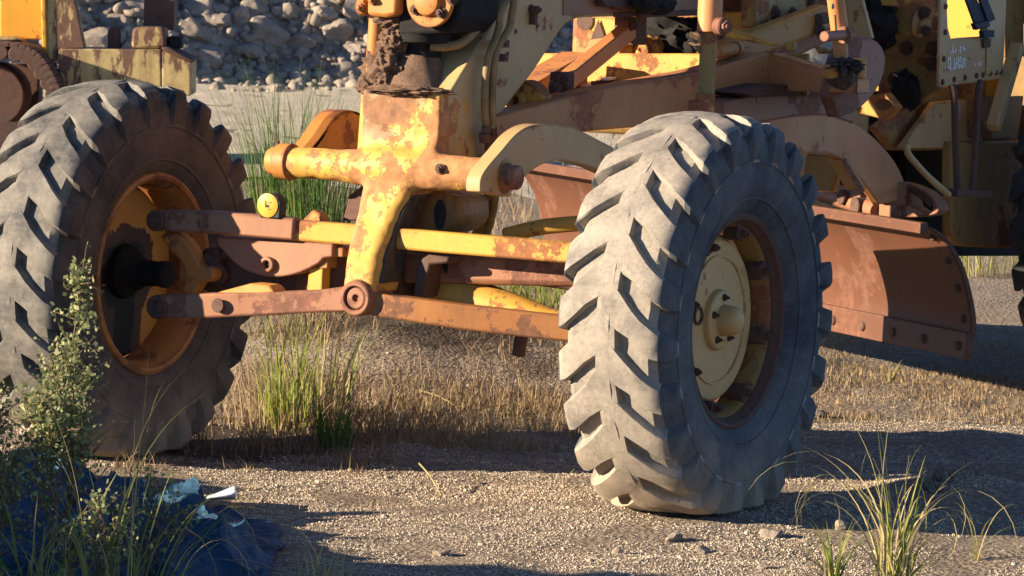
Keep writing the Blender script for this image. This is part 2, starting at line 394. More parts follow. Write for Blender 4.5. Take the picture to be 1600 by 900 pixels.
V = []; na, nb = 160, 60
for i in range(na):
    for j in range(nb):
        u = i / (na - 1); v = j / (nb - 1); px = -900 + 2600 * u; py = 129 + (300 + 14 * math.sin(u * 21) + 9 * math.sin(u * 47) - 129) * v ** 1.5
        p = P(px, py, 'z', 0); V.append((p.x, p.y, .004 + gz(p.x, p.y) + .02 * max(0, 1 - abs(v - .5) * 2) * fbm(p.x, p.y, 1.8, 4, 77) + .012))
ii, jj = np.meshgrid(np.arange(na - 1), np.arange(nb - 1), indexing='ij'); b = (ii * nb + jj).ravel()
g = np_mesh('road', V, np.stack([b, b + nb, b + nb + 1, b + 1], 1), mRoad, smooth=True); tag(g, 'pale crushed rock haul road below the rubble bank', 'road', kind='structure')

# ------------------------------------------------------------------ scatter helpers
def ico(sub=1):
    bm = bmesh.new(); bmesh.ops.create_icosphere(bm, subdivisions=sub, radius=1); bm.verts.index_update()
    v = np.array([q.co[:] for q in bm.verts]); f = np.array([[q.index for q in t.verts] for t in bm.faces]); bm.free(); return v, f
ICO1, ICO1F = ico(1); ICO2, ICO2F = ico(2); ICO3, ICO3F = ico(3)
def stone_shapes(base, count, rng, planes=9):
    out = []
    for _ in range(count):
        n = rng.normal(size=(planes, 3)); n /= np.linalg.norm(n, axis=1)[:, None]; h = rng.uniform(.6, 1., planes)
        dots = np.maximum(base @ n.T, 1e-3); r = np.min(h[None] / dots, 1); out.append(base * np.minimum(r, 1.25)[:, None])
    return np.array(out)
def scatter(name, pts, rad_, base, faces, shapes, mat, flat=.7):
    n = len(pts); idx = RNG.integers(0, len(shapes), n); v = shapes[idx].copy()
    a = RNG.uniform(0, 2 * np.pi, n); c, s_ = np.cos(a)[:, None], np.sin(a)[:, None]
    st = RNG.uniform(.7, 1.3, (n, 3)); v *= st[:, None, :]; v[:, :, 2] *= flat
    x = v[:, :, 0] * c - v[:, :, 1] * s_; y = v[:, :, 0] * s_ + v[:, :, 1] * c
    v[:, :, 0] = x; v[:, :, 1] = y; v *= rad_[:, None, None]; v += pts[:, None, :]
    F_ = (faces[None] + (np.arange(n) * len(base))[:, None, None]).reshape(-1, faces.shape[1])
    return np_mesh(name, v, F_, mat)
def ground_pts(n, pxr, pyr, rng=RNG, power=1.):
    px = rng.uniform(*pxr, n); py = pyr[0] + (pyr[1] - pyr[0]) * rng.uniform(0, 1, n) ** power
    out = []
    for a, b_ in zip(px, py):
        p = P(a, b_, 'z', 0); out.append((p.x, p.y, gz(p.x, p.y)))
    return np.array(out)
OCT = np.array([(1, 0, 0), (-1, 0, 0), (0, 1, 0), (0, -1, 0), (0, 0, 1), (0, 0, -1)], float)
OCTF = np.array([(0, 2, 4), (2, 1, 4), (1, 3, 4), (3, 0, 4), (2, 0, 5), (1, 2, 5), (3, 1, 5), (0, 3, 5)])
shp = stone_shapes(ICO1, 40, RNG, 7)
def near_area(n):
    # evenly over the ground that the picture shows in front of and beside the grader
    out = []
    while len(out) < n:
        x = RNG.uniform(-3.5, 2.9); y = RNG.uniform(-2.8, 3.4)
        q = Vector((x, y, 0)) - CAM; wz = q.dot(VD); px = 800 + FPX * q.dot(VR) / wz; py = 450 - FPX * q.dot(VU) / wz
        if -150 < px < 1750 and 560 < py < 960:
            k = .25 + .75 * min(1, max(0, (py - 640) / 100))
            if fbm(x, y, 2.2, 4, 9) < RNG.uniform(-.35, .05): continue
            if any(((x - cx) / sx_) ** 2 + ((y - cy) / sy_) ** 2 < RNG.uniform(.6, 1.3) for cx, cy, sx_, sy_ in SOILP) and RNG.random() < .93: continue
            if RNG.random() < k: out.append((x, y, gz(x, y)))
    return np.array(out)
gp = near_area(90000)
scatter('gravel', gp + np.array([0, 0, .001]), (.0013 + .0028 * RNG.random(len(gp)) ** 2) * (1 + 2.2 * (RNG.random(len(gp)) > .995)), ICO1, ICO1F, shp, mPeb)['kind'] = 'stuff'
bpy.data.objects['gravel']['label'] = 'loose grey and tan gravel over the yard'; bpy.data.objects['gravel']['category'] = 'gravel'

def rock(name, c, r, label, group=None, seed=0, mat=None, flat=.75):
    rng = np.random.default_rng(seed); v = stone_shapes(ICO3, 1, rng, 11)[0] * rng.uniform(.8, 1.25, 3); v[:, 2] *= flat
    v = np.array([p * (1 + .10 * mnoise.fractal(Vector(p) * 2.2 + Vector((seed, 0, 0)), .7, 2.1, 4)) for p in v])
    o = np_mesh(name, v * r, ICO3F, mat or mRock); o.location = c
    o.data.polygons.foreach_set('use_smooth', np.ones(len(o.data.polygons), bool)); o.data.set_sharp_from_angle(angle=rad(28))
    tag(o, label, 'rock', group); return o
for i, (px, py, r, lab) in enumerate([(1052, 850, .030, 'fist sized tan rock on the sunlit gravel in front of the near tyre'),
        (964, 866, .020, 'small grey rock lying in the foreground shadow just left of a tan rock'), (1097, 866, .022, 'upright pale pebble right of the tan rock on the gravel'),
        (1203, 845, .03, 'flat buff stone on the gravel left of the arching grass tuft'), (1192, 892, .02, 'rounded cream stone at the bottom edge beside the arching grass tuft'),
        (1281, 652, .03, 'brown stone touching the rear of the near front tyre'), (690, 862, .02, 'lone dark stone in the shadow strip in the middle foreground'),
        (1312, 838, .025, 'pale angular stone behind the left blades of the arching grass tuft')]):
    p = P(px, py, 'z', 0); rock('stone', (p.x, p.y, gz(p.x, p.y) + r * .3), r, lab, 'loose stones on the gravel', 100 + i, mRock)

# ------------------------------------------------------------------ far rubble hill
HB0 = P(-900, 117, 'z', 0); HB1 = P(1700, 153, 'z', 0); HT = (HB1 - HB0).normalized(); HN = Vector((-HT.y, HT.x, 0))
if HN.dot(_d0) < 0: HN = -HN
def hillz(u, v):           # u along the foot, v up the slope
    base = max(0, v) * .72 if v < 9 else 6.5 + (v - 9) * .1; s = 1.
    return min(base * s, 9) + (.25 * fbm(u, v, .5, 4, 3) + .12 * fbm(u, v, 2.2, 4, 8)) * min(1, max(v, 0) / .5 + .15) - .03
def hp(u, v): p = HB0 + HT * u + HN * v; return Vector((p.x, p.y, hillz(u, v)))
us = np.arange(-14, 34, .2); vs_ = np.concatenate([np.arange(-.4, 3, .14), np.arange(3, 16, .5)])
V = [hp(u, v)[:] for u in us for v in vs_]; n2 = len(vs_)
ii, jj = np.meshgrid(np.arange(len(us) - 1), np.arange(n2 - 1), indexing='ij'); b = (ii * n2 + jj).ravel()
h = np_mesh('hill', V, np.stack([b, b + n2, b + n2 + 1, b + 1], 1), mRock, smooth=True); tag(h, 'steep bank of grey quarry rubble behind the yard', 'hill', kind='structure')
ULEN = (HB1 - HB0).length
u0, u1 = 4.0, ULEN
pts = []; rr = []
for _ in range(5200):
    v = RNG.uniform(-.1, 2.3) if RNG.random() < .97 else RNG.uniform(-1.5, 0.); u = RNG.uniform(u0, u1 * .72)
    p = hp(u, v); r = .022 + .07 * RNG.random() ** 2.5; pts.append((p.x, p.y, max(p.z, 0) + r * .3)); rr.append(r)
scatter('rubble', np.array(pts), np.array(rr), ICO2, ICO2F, stone_shapes(ICO2, 40, RNG, 10), mRock, .85)
tag(bpy.data.objects['rubble'], 'mass of small broken rock covering the bank', 'rubble', kind='stuff')
k = 0
bould = [(r_[0], r_[1], r_[2]) for r_ in [(540, 112, .17), (470, 125, .11), (410, 122, .09), (376, 130, .08), (500, 100, .12), (438, 118, .08), (330, 90, .16), (300, 45, .2), (345, 30, .18), (420, 45, .2), (392, 75, .13), (372, 28, .16), (468, 60, .15), (530, 40, .2), (560, 75, .13), (500, 20, .16), (150, 60, .2), (180, 30, .17), (215, 12, .18), (200, 70, .12), (165, 15, .14), (130, 30, .15), (320, 120, .12), (440, 80, .12), (880, 66, .14), (910, 75, .12), (865, 78, .1), (350, 118, .1), (285, 85, .12), (310, 10, .2), (395, 8, .18), (450, 15, .15), (555, 12, .17), (585, 60, .1), (595, 100, .12)]]
for i, (px, py, r) in enumerate(bould):
    # the point of the slope that this picture point looks at
    lo, hi = 30., 60.
    v3 = ray(px, py + r * 30)
    for _ in range(30):
        mid = (lo + hi) / 2; q = CAM + v3 * mid; dd = q - HB0; u = dd.dot(HT); vv = dd.dot(HN)
        if q.z < hillz(u, vv): hi = mid
        else: lo = mid
    rock('boulder', q, r, 'angular grey boulder among the broken rock of the shaded bank', 'boulders on the rubble bank', 300 + i)

# ------------------------------------------------------------------ made-up heaps out of view, added to shade the foreground
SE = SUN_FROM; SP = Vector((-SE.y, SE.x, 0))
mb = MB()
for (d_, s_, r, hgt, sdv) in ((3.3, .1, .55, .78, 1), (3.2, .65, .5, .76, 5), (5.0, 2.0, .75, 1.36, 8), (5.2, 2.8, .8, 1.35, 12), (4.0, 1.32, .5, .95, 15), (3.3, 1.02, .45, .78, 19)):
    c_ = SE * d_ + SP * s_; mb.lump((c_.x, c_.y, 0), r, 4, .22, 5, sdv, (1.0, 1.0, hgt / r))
o = mb.build('shade_heap', mSoil); tag(o, 'unseen heap added to shade the foreground tarpaulin', 'shade heap')

# ------------------------------------------------------------------ the grader
GR = empty('motor_grader'); tag(GR, 'weathered yellow road grader with big bare front wheels and a rusty curved blade', 'road grader')

def tyre_profile():
    # (r, y) from one bead over the crown to the other bead
    side = [(.336, .130), (.36, .152), (.41, .170), (.46, .177), (.52, .175), (.56, .168), (.590, .152)]
    crown = [(.612, .130), (.618, .09), (.620, .045), (.620, 0)]
    half = side + crown
    return [(r, y) for r, y in half] + [(r, -y) for r, y in half[-2::-1]]
def make_tyre(name, center, parent, side_mat, flat=0., spin=0., tread_mat=None, floor=0.):
    mb = MB(); prof = tyre_profile(); n = 144; R = []
    cx, cy, cz = center
    def pt(phi, r, y): return Vector((r * math.cos(phi), y, r * math.sin(phi)))
    for r, y in prof: R.append([pt(2 * math.pi * i / n, r, y) for i in range(n)])
    mb.cur = 1; mb.rings(R, cap=False)
    for kk in range(len(prof) - 1):
        if abs(prof[kk][1]) < .16 and abs(prof[kk + 1][1]) < .16 and prof[kk][0] > .5:
            for f_ in range(kk * n, (kk + 1) * n): mb.m[f_] = 2
    # inner lining so that the tyre has a thickness at the beads
    R = [[pt(2 * math.pi * i / 96, r, y) for i in range(96)] for r, y in ((.338, -.130), (.39, -.10), (.39, .10), (.338, .130))]; mb.rings(R, cap=False)
    # sidewall rings
    for s in (1, -1):
        for rr_, yy in ((.505, .175), (.392, .1625)):
            mb.lathe((0, s * yy, 0), (0, s, 0), [(-.006, rr_ - .010), (.004, rr_ - .005), (.004, rr_ + .004), (-.008, rr_ + .010)], 96, cap=False)
    # lugs: cross sections (arc offset, r, y) along each lug
    NL = 23; pitch = 2 * math.pi / NL
    for s in (1, -1):
        for i in range(NL):
            ph0 = spin + pitch * i + (pitch / 2 if s < 0 else 0) + random.uniform(-.006, .006)
            # (y, top radius, base radius, arc shift, half width top, half width base)
            sec = [(-.016, .6485, .604, -.012, .058, .064), (.012, .6485, .604, .000, .062, .069), (.040, .648, .604, .022, .056, .064), (.075, .646, .603, .052, .047, .055),
                   (.112, .643, .600, .086, .047, .054), (.145, .637, .594, .112, .046, .054), (.168, .626, .585, .126, .042, .052), (.183, .604, .568, .136, .038, .050), (.188, .562, .540, .140, .035, .047), (.181, .512, .503, .142, .028, .038)]
            rings = []
            for (y, rt_, rb, sh, ht, hb) in sec:
                if s < 0: ht, hb = ht * 1.14, hb * 1.12
                def q(r, a, yy=y): return pt(ph0 - (sh - .06) / .62 + a / .62, r, s * yy)
                yb = y - .014 if y > .165 else y
                w1, w2, w3 = [1 + random.uniform(-.05, .05) for _ in range(3)]
                rings.append([q(rb - .01, -hb, yb), q(rt_ - .007, -ht * 1.0 * w1), q(rt_ - .001 * w3, -ht * .91 * w1), q(rt_ + .001, 0), q(rt_ - .001, ht * .91 * w2), q(rt_ - .007 * w3, ht * 1.0 * w2), q(rb - .01, hb, yb)])
            b0 = len(mb.f); mb.cur = 0; mb.rings(rings, cap=True, closed=False)
            nq = 6
            for ss in range(6):
                mb.m[b0 + ss * nq] = 2; mb.m[b0 + ss * nq + 5] = 2
            for f_ in range(b0 + 6 * nq, b0 + 9 * nq): mb.m[f_] = 1     # shoulder and sidewall ends of the lug stay sidewall rubber
    # continuous worn centre rib
    mb.cur = 0
    R = [[pt(2 * math.pi * i / 132, r, y) for i in range(132)] for r, y in ((.606, -.040), (.6455, -.033), (.6485, -.012), (.6485, .012), (.6455, .033), (.606, .040))]; mb.rings(R, cap=False)
    # worn, chipped and slightly swollen rubber
    for k_, p in enumerate(mb.v):
        q_ = Vector(p)
        if q_.x ** 2 + q_.z ** 2 > .30:
            a_ = .0045 * mnoise.noise(q_ * 13.) + .003 * mnoise.noise(q_ * 31.)
            mb.v[k_] = tuple(q_ + mnoise.noise_vector(q_ * 16.) * .003 + Vector((q_.x, 0, q_.z)).normalized() * a_)
    # weight: flatten and bulge against the ground
    V2 = []
    for p in mb.v:
        p = Vector(p); z = p.z + cz
        if flat:
            d = max(0., -p.z - .25) / .39
            p.y *= 1 + .07 * d * d
            p.x *= 1 + .03 * d * d
        z = p.z + cz - floor
        if z < .018: z = .004 + .014 * math.exp(max(-6, (z - .018) / .03))
        z += floor
        V2.append((p.x, p.y, z - cz))
    mb.v = V2
    o = mb.build(name, [tread_mat or mTread, side_mat, tread_mat or mGroove], parent, ang=30); o.location = center
    return o
def wheel(center, side, spin, flat, side_mat):
    wl = empty('front_wheel', (0, 0, 0), GR)
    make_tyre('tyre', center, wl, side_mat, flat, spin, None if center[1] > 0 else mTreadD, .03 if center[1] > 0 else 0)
    c = Vector(center)
    def L(name, prof, mat, n=72, cap=False, bevel=0):
        m_ = MB(); m_.lathe((0, 0, 0), (0, 1, 0), prof, n, cap); o_ = m_.build(name, mat, wl); o_.location = c; return o_
    return wl, L, c
# --- machine's left front wheel: nearest the camera, outer face in view
wl, L, c = wheel((0, 1.115, .628), 1, .05, .8, mSide)
L('rim', [(-.145, .342), (-.135, .325), (-.10, .325), (.100, .305), (.114, .312), (.122, .318), (.134, .322), (.140, .332), (.134, .343), (.124, .347), (.112, .338)], [mRst], 84)
L('rim_band', [(.02, .298), (.085, .296), (.097, .303), (.102, .306)], [mOlv], 84)
L('disc', [(-.02, .30), (.0, .275), (.035, .270), (.052, .257), (.058, .250), (.060, .10), (.060, .02)], [mCream], 72, True)
m = MB(); m.lathe((0, .0595, 0), (0, 1, 0), [(0, .205), (.005, .205), (.005, .198), (0, .196)], 64, False); o = m.build('pressed_ring', mCream, wl); o.location = c
m = MB(); m.lathe((0, .058, 0), (0, 1, 0), [(0, .098), (.02, .094), (.024, .086), (.026, .06)], 48, True); o = m.build('hub_flange', mCream, wl, bevel=.003); o.location = c
for a in range(5):
    m = MB(); m.bolt((.072 * math.cos(a * 1.257 + .3), .083, .072 * math.sin(a * 1.257 + .3)), (0, 1, 0), .009, .008); m.build('bolt', mRst, wl).location = c
m = MB(); m.lathe((0, .083, 0), (0, 1, 0), [(0, .050), (.030, .048), (.048, .042), (.060, .030), (.065, .016), (.067, .001)], 36, True); m.build('hub_cap', mCream, wl, ang=60).location = c
m = MB(); m.lathe((.138, .0585, .022), (0, 1, 0), [(0, .030), (.008, .030), (.008, .022), (-.004, .020), (-.004, .001)], 28, True); m.build('valve_hole', mRst, wl).location = c
for a in range(8):
    ang = a * math.pi / 4 + .25; ca, sa = math.cos(ang), math.sin(ang)
    m = MB(); rot = Matrix.Rotation(-ang, 3, 'Y'); m.box((.283 * ca, .075, .283 * sa), (.045, .05, .05), rot); m.bolt((.278 * ca, .10, .278 * sa), (0, 1, 0), .013, .02)
    m.build('rim_clamp', mRst, wl, bevel=.004).location = c
# --- machine's right front wheel: inner face in view
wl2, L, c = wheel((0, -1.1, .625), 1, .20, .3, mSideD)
L('rim', [(-.145, .342), (-.10, .322), (.06, .30), (.115, .305), (.13, .315), (.138, .318), (.150, .322), (.156, .332), (.150, .343), (.138, .347), (.125, .338)], [mRim], 84)
L('disc', [(-.02, .305), (.0, .302), (.02, .285), (.025, .12), (.024, .02)], [mOil], 72, True)
m = MB(); m.lathe((0, .024, 0), (0, 1, 0), [(0, .095), (.02, .09), (.028, .08), (.032, .04)], 40, True); m.build('brake_plate', mDkS, wl2, bevel=.003).location = c
m = MB(); m.lathe((-.04, .03, -.005), (.1, 1, .02), [(0, .07), (.03, .062), (.05, .046), (.13, .042), (.135, .046), (.16, .046), (.165, .03)], 32, True); m.build('spindle', mBlk, wl2, bevel=.003).location = c
m = MB(); m.prism(smooth2([(-.012, 0), (.012, 0), (.013, .05), (.0, .062), (-.013, .05)], 3) and [Vector((x, .0245, z)) for x, z in ((.14, .10), (.155, .10), (.158, .15), (.148, .165), (.137, .15))], (0, .004, 0)); m.build('slot', mBlackHole, wl2).location = c

# --- front bolster: casting with two trunnion arms and a leg that carries the centre pivot
bol = empty('front_bolster', (0, 0, 0), GR)
def loft(name, secs, mat, parent, bevel=.012, ang=40, seg=3):
    m_ = MB(); m_.rings(secs); return m_.build(name, mat, parent, bevel, ang, seg)
def rect(cx, cy, z, hx, hy): return [Vector((cx + a * hx, cy + b_ * hy, z)) for a, b_ in ((1, -1), (1, 1), (-1, 1), (-1, -1))]
m = MB()
m.rings([rect(-.16, 0, 1.295, .16, .15), rect(-.15, 0, 1.16, .15, .15), rect(-.13, .0, 1.07, .145, .145), rect(-.09, -.005, 1.0, .13, .11), rect(-.06, -.01, .96, .10, .09)])
prof = [(t, r) for t, r in ((-.435, .046), (-.425, .052), (-.30, .052), (-.21, .054), (-.15, .060), (-.10, .068), (-.03, .072), (.04, .072), (.11, .066), (.18, .060), (.28, .056), (.36, .054), (.372, .05))]
m.lathe((0, 0, 1.035), (0, 1, 0), prof, 40)
def rsec(cx, cy, z, hx, hy): return [Vector((cx + hx * max(-1, min(1, 1.22 * math.cos(t))), cy + hy * max(-1, min(1, 1.22 * math.sin(t))), z)) for t in [i * math.pi / 12 for i in range(24)]]
m.rings([rsec(-.03, -.005, 1.08, .075, .115), rsec(-.02, -.01, 1.02, .08, .105), rsec(-.01, -.016, .965, .085, .094), rsec(.012, -.024, .90, .09, .083), rsec(.045, -.030, .83, .094, .074), rsec(.085, -.028, .76, .096, .068), rsec(.12, -.018, .70, .096, .065), rsec(.145, -.008, .645, .095, .064)])
# low web plate and pad that stiffen the corner
m.rings([rsec(-.04, .11, 1.13, .05, .03), rsec(-.01, .11, 1.08, .05, .05), rsec(.0, .10, 1.02, .05, .06)])
o = m.build('casting', mBol, bol); md = o.modifiers.new('cast', 'REMESH'); md.mode = 'VOXEL'; md.voxel_size = .0085; md.use_smooth_shade = True
md = o.modifiers.new('fillet', 'SMOOTH'); md.factor = .5; md.iterations = 7
tx = bpy.data.textures.new('cast_rough', 'CLOUDS'); tx.noise_scale = .06; md = o.modifiers.new('rough', 'DISPLACE'); md.texture = tx; md.strength = .009; md.mid_level = .5; md.texture_coords = 'LOCAL'
m = MB(); R = []
for z_, x0_, x1_, y_ in ((.955, -.075, .055, .076), (.90, -.06, .085, .060), (.82, -.03, .12, .046), (.74, .02, .165, .044), (.675, .06, .20, .054)): R.append([Vector((x0_, y_ - .01, z_)), Vector((x1_ + .006 * math.sin(z_ * 90), y_ - .01, z_)), Vector((x1_ - .012, y_ + .006, z_)), Vector((x0_ + .01, y_ + .006, z_))])
m.rings(R); m.build('grime_crust', mGrs, bol, .004)
m = MB(); m.cyl((-.02, .19, 1.05), (.062, .19, 1.05), .016, 12); m.bolt((.06, .19, 1.05), (1, 0, 0), .013, .008); m.build('bolt', mRst, bol)
# pin caps on the trunnion ends
m = MB(); m.lathe((0.02, .39, 1.035), (0, 1, 0), [(0, .046), (.03, .046), (.034, .040), (.066, .040), (.07, .034)], 28); m.build('pin_cap', mRed, bol, .003)
m = MB(); m.lathe((0, -.43, 1.035), (0, -1, 0), [(0, .044), (.06, .046), (.07, .040)], 28); m.build('pin_cap', mOrg, bol, .003)
m = MB(); m.bolt((.0, -.47, 1.08), (0, 0, 1), .010, .012); m.bolt((0, .39, 1.08), (0, 0, 1), .010, .014); m.build('bolt', mRst, bol)

# mud cone and rotating valve stack on top of the bolster
st = empty('steering_column_stack', (0, 0, 0), GR)
def stackp(px, py): return P(px, py, 'y', 0.)
ax = Vector((-.13, -.0, 0))
m = MB(); m.lathe((-.13, -.01, 1.29), (0, 0, 1), [(0, .130), (.02, .115), (.07, .085), (.12, .066)], 28); m.build('cone', mMud, st, ang=50)
m = MB()
for (x_, y_, z_, r_, sd_, fl_) in ((-.08, -.09, 1.36, .09, 3, (1, 1, 1.2)), (-.05, -.125, 1.30, .06, 11, (1, 1.1, .8)), (-.06, -.05, 1.46, .062, 5, (1.1, 1, .9)), (-.07, -.06, 1.52, .078, 15, (1, 1.1, .55)), (-.02, .0, 1.292, .11, 25, (.6, 1.4, .16))):
    m.lump((x_ - .01, y_ - .015 if r_ < .1 else y_, z_), r_ * (.84 if r_ < .1 else 1), 5, .30, 9, sd_, fl_)
m.build('caked_mud', mMud, st, ang=180)
m = MB(); m.lathe((-.13, .0, 1.40), (0, 0, 1), [(0, .062), (.045, .062), (.05, .105), (.085, .108), (.09, .06), (.15, .055), (.155, .11), (.19, .115), (.195, .07), (.24, .07)], 32); m.build('flanged_neck', mBlk, st, .004)
gb = MB(); gb.prism([P(a, b_, 'x', -.02) for a, b_ in ((622, 55), (622, -40), (720, -40), (718, 30), (700, 52))], (-.26, 0, 0)); gb.build('gearbox', mBlk, st, .012)  # coloured black for the shade that lies on the gearbox
m = MB(); m.lathe((0, 0, 0), (1, 0, 0), [(0, .085), (.02, .085), (.022, .05), (.04, .046), (.045, .03)], 36); o = m.build('bearing_cover', mOrg, st, .003); o.location = P(675, 2, 'x', .0)
for a, b_ in ((650, 15), (690, 20), (708, 0)):
    m = MB(); m.bolt(P(a, b_, 'x', .022), (1, 0, 0), .014, .016); m.build('bolt', mRst, st)
m = MB(); m.prism([P(a, b_, 'x', .02) for a, b_ in ((572, 24), (574, -30), (622, -30), (620, 24), (600, 28))], (-.16, 0, 0)); m.build('clamp_block', mOrg, st, .014)
m = MB(); m.cyl(P(563, 10, 'x', -.02), P(574, 10, 'x', -.02), .03, 18); m.bolt(P(565, 12, 'x', .005), (1, 0, 0), .014, .014); m.build('clamp_lug', mOrg, st, .004)
m = MB(); m.bolt(P(583, 0, 'x', .022), (1, 0, 0), .013, .012); m.build('bolt', mOrg, st)
m = MB(); m.tube([P(592, -20, 'x', -.06), P(583, 112, 'x', -.06)], .026, 20); m.build('lift_rod', mOrg, st)
m = MB(); m.tube([P(584.5, 110, 'x', -.06), P(579, 138, 'x', -.06), P(570, 260, 'x', -.06)], .0285, 20); m.build('rod_sleeve', mYel, st)

# --- gooseneck and main frame
gpts = [(702, 250), (699, 152), (792, 0), (850, -95), (1330, -110), (1330, 14), (1090, 22), (916, 27)] + smooth2([(905, 28), (884, 38), (866, 62), (835, 110), (800, 155), (782, 184), (762, 252)], 4)
m = MB(); m.prism(PL(gpts, 'y', .15), (0, -.3, 0)); m.build('main_frame', mTan, GR, .008)
m = MB(); m.prism(PL([(1000, 28), (1000, 20), (1096, 16), (1096, 24)], 'y', .17), (0, -.02, 0)); m.prism(PL([(960, 27), (1096, 22), (1096, 15), (960, 19)], 'y', .156), (0, -.006, 0)); m.build('flange_strip', mRst, GR, .002)
for a, b_ in ((806, 49), (793, 85), (840, 40)):
    m = MB(); q = P(a, b_, 'y', .151); m.cyl(q, q + Vector((0, .0015, 0)), .009, 14); m.build('drain_hole', mBlackHole, GR)
m = MB(); q = P(829, 15, 'y', .15); m.bolt(q, (0, 1, 0), .014, .03); m.box(q + Vector((0, .012, -.02)), (.02, .024, .06)); m.build('frame_bracket', mRst, GR, .002)
# reddish rear half of the frame web
m = MB(); m.prism(PL([(880, 24), (880, -40), (1094, -60), (1326, -70), (1326, 12), (1094, 19)], 'y', .153), (0, -.002, 0)); m.build('web_plate', mRed, GR)
# rubber pump boot hanging under the frame web
m = MB()
q = P(1010, -2, 'y', .22); m.lump(q, .075, 3, .3, 6, 2, (1.2, .6, .65)); m.lump(P(1035, 3, 'y', .22), .06, 3, .3, 6, 4, (1.1, .6, .8)); m.tube([P(1022, 10, 'y', .22), P(1024, 22, 'y', .22)], [.03, .012], 12)
m.build('rubber_boot', mBlk, GR)
m = MB(); m.prism(PL([(938, -8), (1000, -8), (1005, 10), (998, 16), (992, 11), (978, 12), (972, 16), (966, 11), (946, 10)], 'y', .19), (0, -.04, 0)); m.build('pump_bracket', mRst, GR, .003)

# hydraulic hoses down the side of the gooseneck
def tubep(name, pts, r, mat, parent, n=12, sm=5):
    m_ = MB(); m_.tube(smooth_path([P(a, b_, x_, v_) for a, b_, x_, v_ in pts], sm), r, n); return m_.build(name, mat, parent)
tubep('hydraulic_hose', [(800, -10, 'y', .19), (783, 15, 'y', .2), (780, 40, 'y', .2), (774, 62, 'y', .2), (763, 90, 'y', .2), (757, 150, 'y', .2), (760, 198, 'y', .2)], .0125, mHose, GR)
tubep('hydraulic_hose', [(806, -10, 'y', .21), (800, 20, 'y', .21), (795, 45, 'y', .21), (776, 80, 'y', .21), (770, 130, 'y', .21), (769, 200, 'y', .21)], .0125, mHose, GR)
tubep('hydraulic_hose', [(792, -8, 'y', .155), (730, 60, 'y', .14), (700, 72, 'y', .1), (672, 72, 'y', .05)], .016, mHose, GR)
tubep('hydraulic_hose', [(765, -8, 'y', .1), (735, 25, 'y', .08), (712, 50, 'y', .02), (690, 70, 'y', 0)], .013, mHose, GR)
m = MB()
for (a, b_, a2, b2, r) in ((760, 198, 759, 210, .018), (769, 198, 770, 214, .018), (757, 208, 758, 222, .022), (768, 212, 767, 226, .022), (763, 222, 763, 242, .014)): m.cyl(P(a, b_, 'y', .205), P(a2, b2, 'y', .205), r, 6)
m.box(P(763, 214, 'y', .2), (.06, .03, .012)); m.build('hose_fitting', mRst, GR, .002)
tubep('hydraulic_hose', [(763, 240, 'y', .205), (765, 285, 'y', .19), (764, 310, 'y', .17), (757, 340, 'y', .12), (745, 368, 'y', .05), (735, 395, 'y', -.02)], .019, mHose, GR)
tubep('hydraulic_hose', [(772, 250, 'y', .205), (774, 290, 'y', .2), (772, 315, 'y', .19), (766, 345, 'y', .14), (757, 375, 'y', .07)], .015, mHose, GR)
for a, b_ in ((783, 68), (781, 90)):
    m = MB(); m.box(P(a, b_, 'y', .175), (.03, .05, .025)); m.bolt(P(a, b_, 'y', .198), (0, 1, 0), .010, .012); m.build('hose_clip', mRst, GR, .003)

# --- scarifier arms: arched plates pinned on the trunnion ends
def arch(name, outer, inner, yv, th, mat):
    m_ = MB(); m_.prism(PL(outer + inner, 'y', yv), (0, -th, 0)); return m_.build(name, mat, GR, .005)
out_ = smooth2([(751, 300), (752, 280), (762, 262), (785, 235), (805, 212), (826, 198), (850, 194), (880, 196), (905, 203), (950, 226), (1010, 258), (1060, 290)], 4)
inn_ = smooth2([(1040, 320), (985, 290), (945, 270), (915, 258), (885, 252), (866, 252), (846, 258), (828, 270), (806, 292), (796, 308)], 4)
m = MB(); m.prism(PL(out_ + inn_, 'y', .41), (0, -.055, 0)); m.build('scarifier_arm', mTan, GR, .004)
m = MB(); m.lathe((.02, .352, 1.035), (0, 1, 0), [(0, .050), (.002, .060), (.056, .060), (.060, .054), (.061, .044)], 36); m.build('arm_eye', mYel, GR, .004)
out_ = smooth2([(452, 262), (470, 250), (498, 218), (520, 186), (536, 174), (552, 173), (575, 184), (640, 230)], 4); inn_ = smooth2([(640, 270), (575, 246), (560, 238), (548, 234), (535, 236), (520, 246), (500, 268)], 4)
m = MB(); m.prism(PL(out_ + inn_, 'y', -.40), (0, -.035, 0)); m.build('scarifier_arm', mOrg, GR, .004)
m = MB(); pl = smooth2([(452, 262), (470, 250), (498, 218), (520, 186), (536, 174), (552, 173), (575, 184)], 4)
a_ = PL(pl, 'y', -.40); V2 = []
R = [[p + Vector((0, -.075, 0)), p, p + Vector((-.01, 0, -.012)), p + Vector((-.01, -.075, -.012))] for p in a_]; m.rings(R); m.build('arm_flange', mOrg, GR, .002)
m = MB(); m.lathe((0, -.465, 1.035), (0, 1, 0), [(0, .048), (.002, .06), (.055, .062), (.058, .05)], 36); m.build('arm_eye', mOrg, GR, .004)
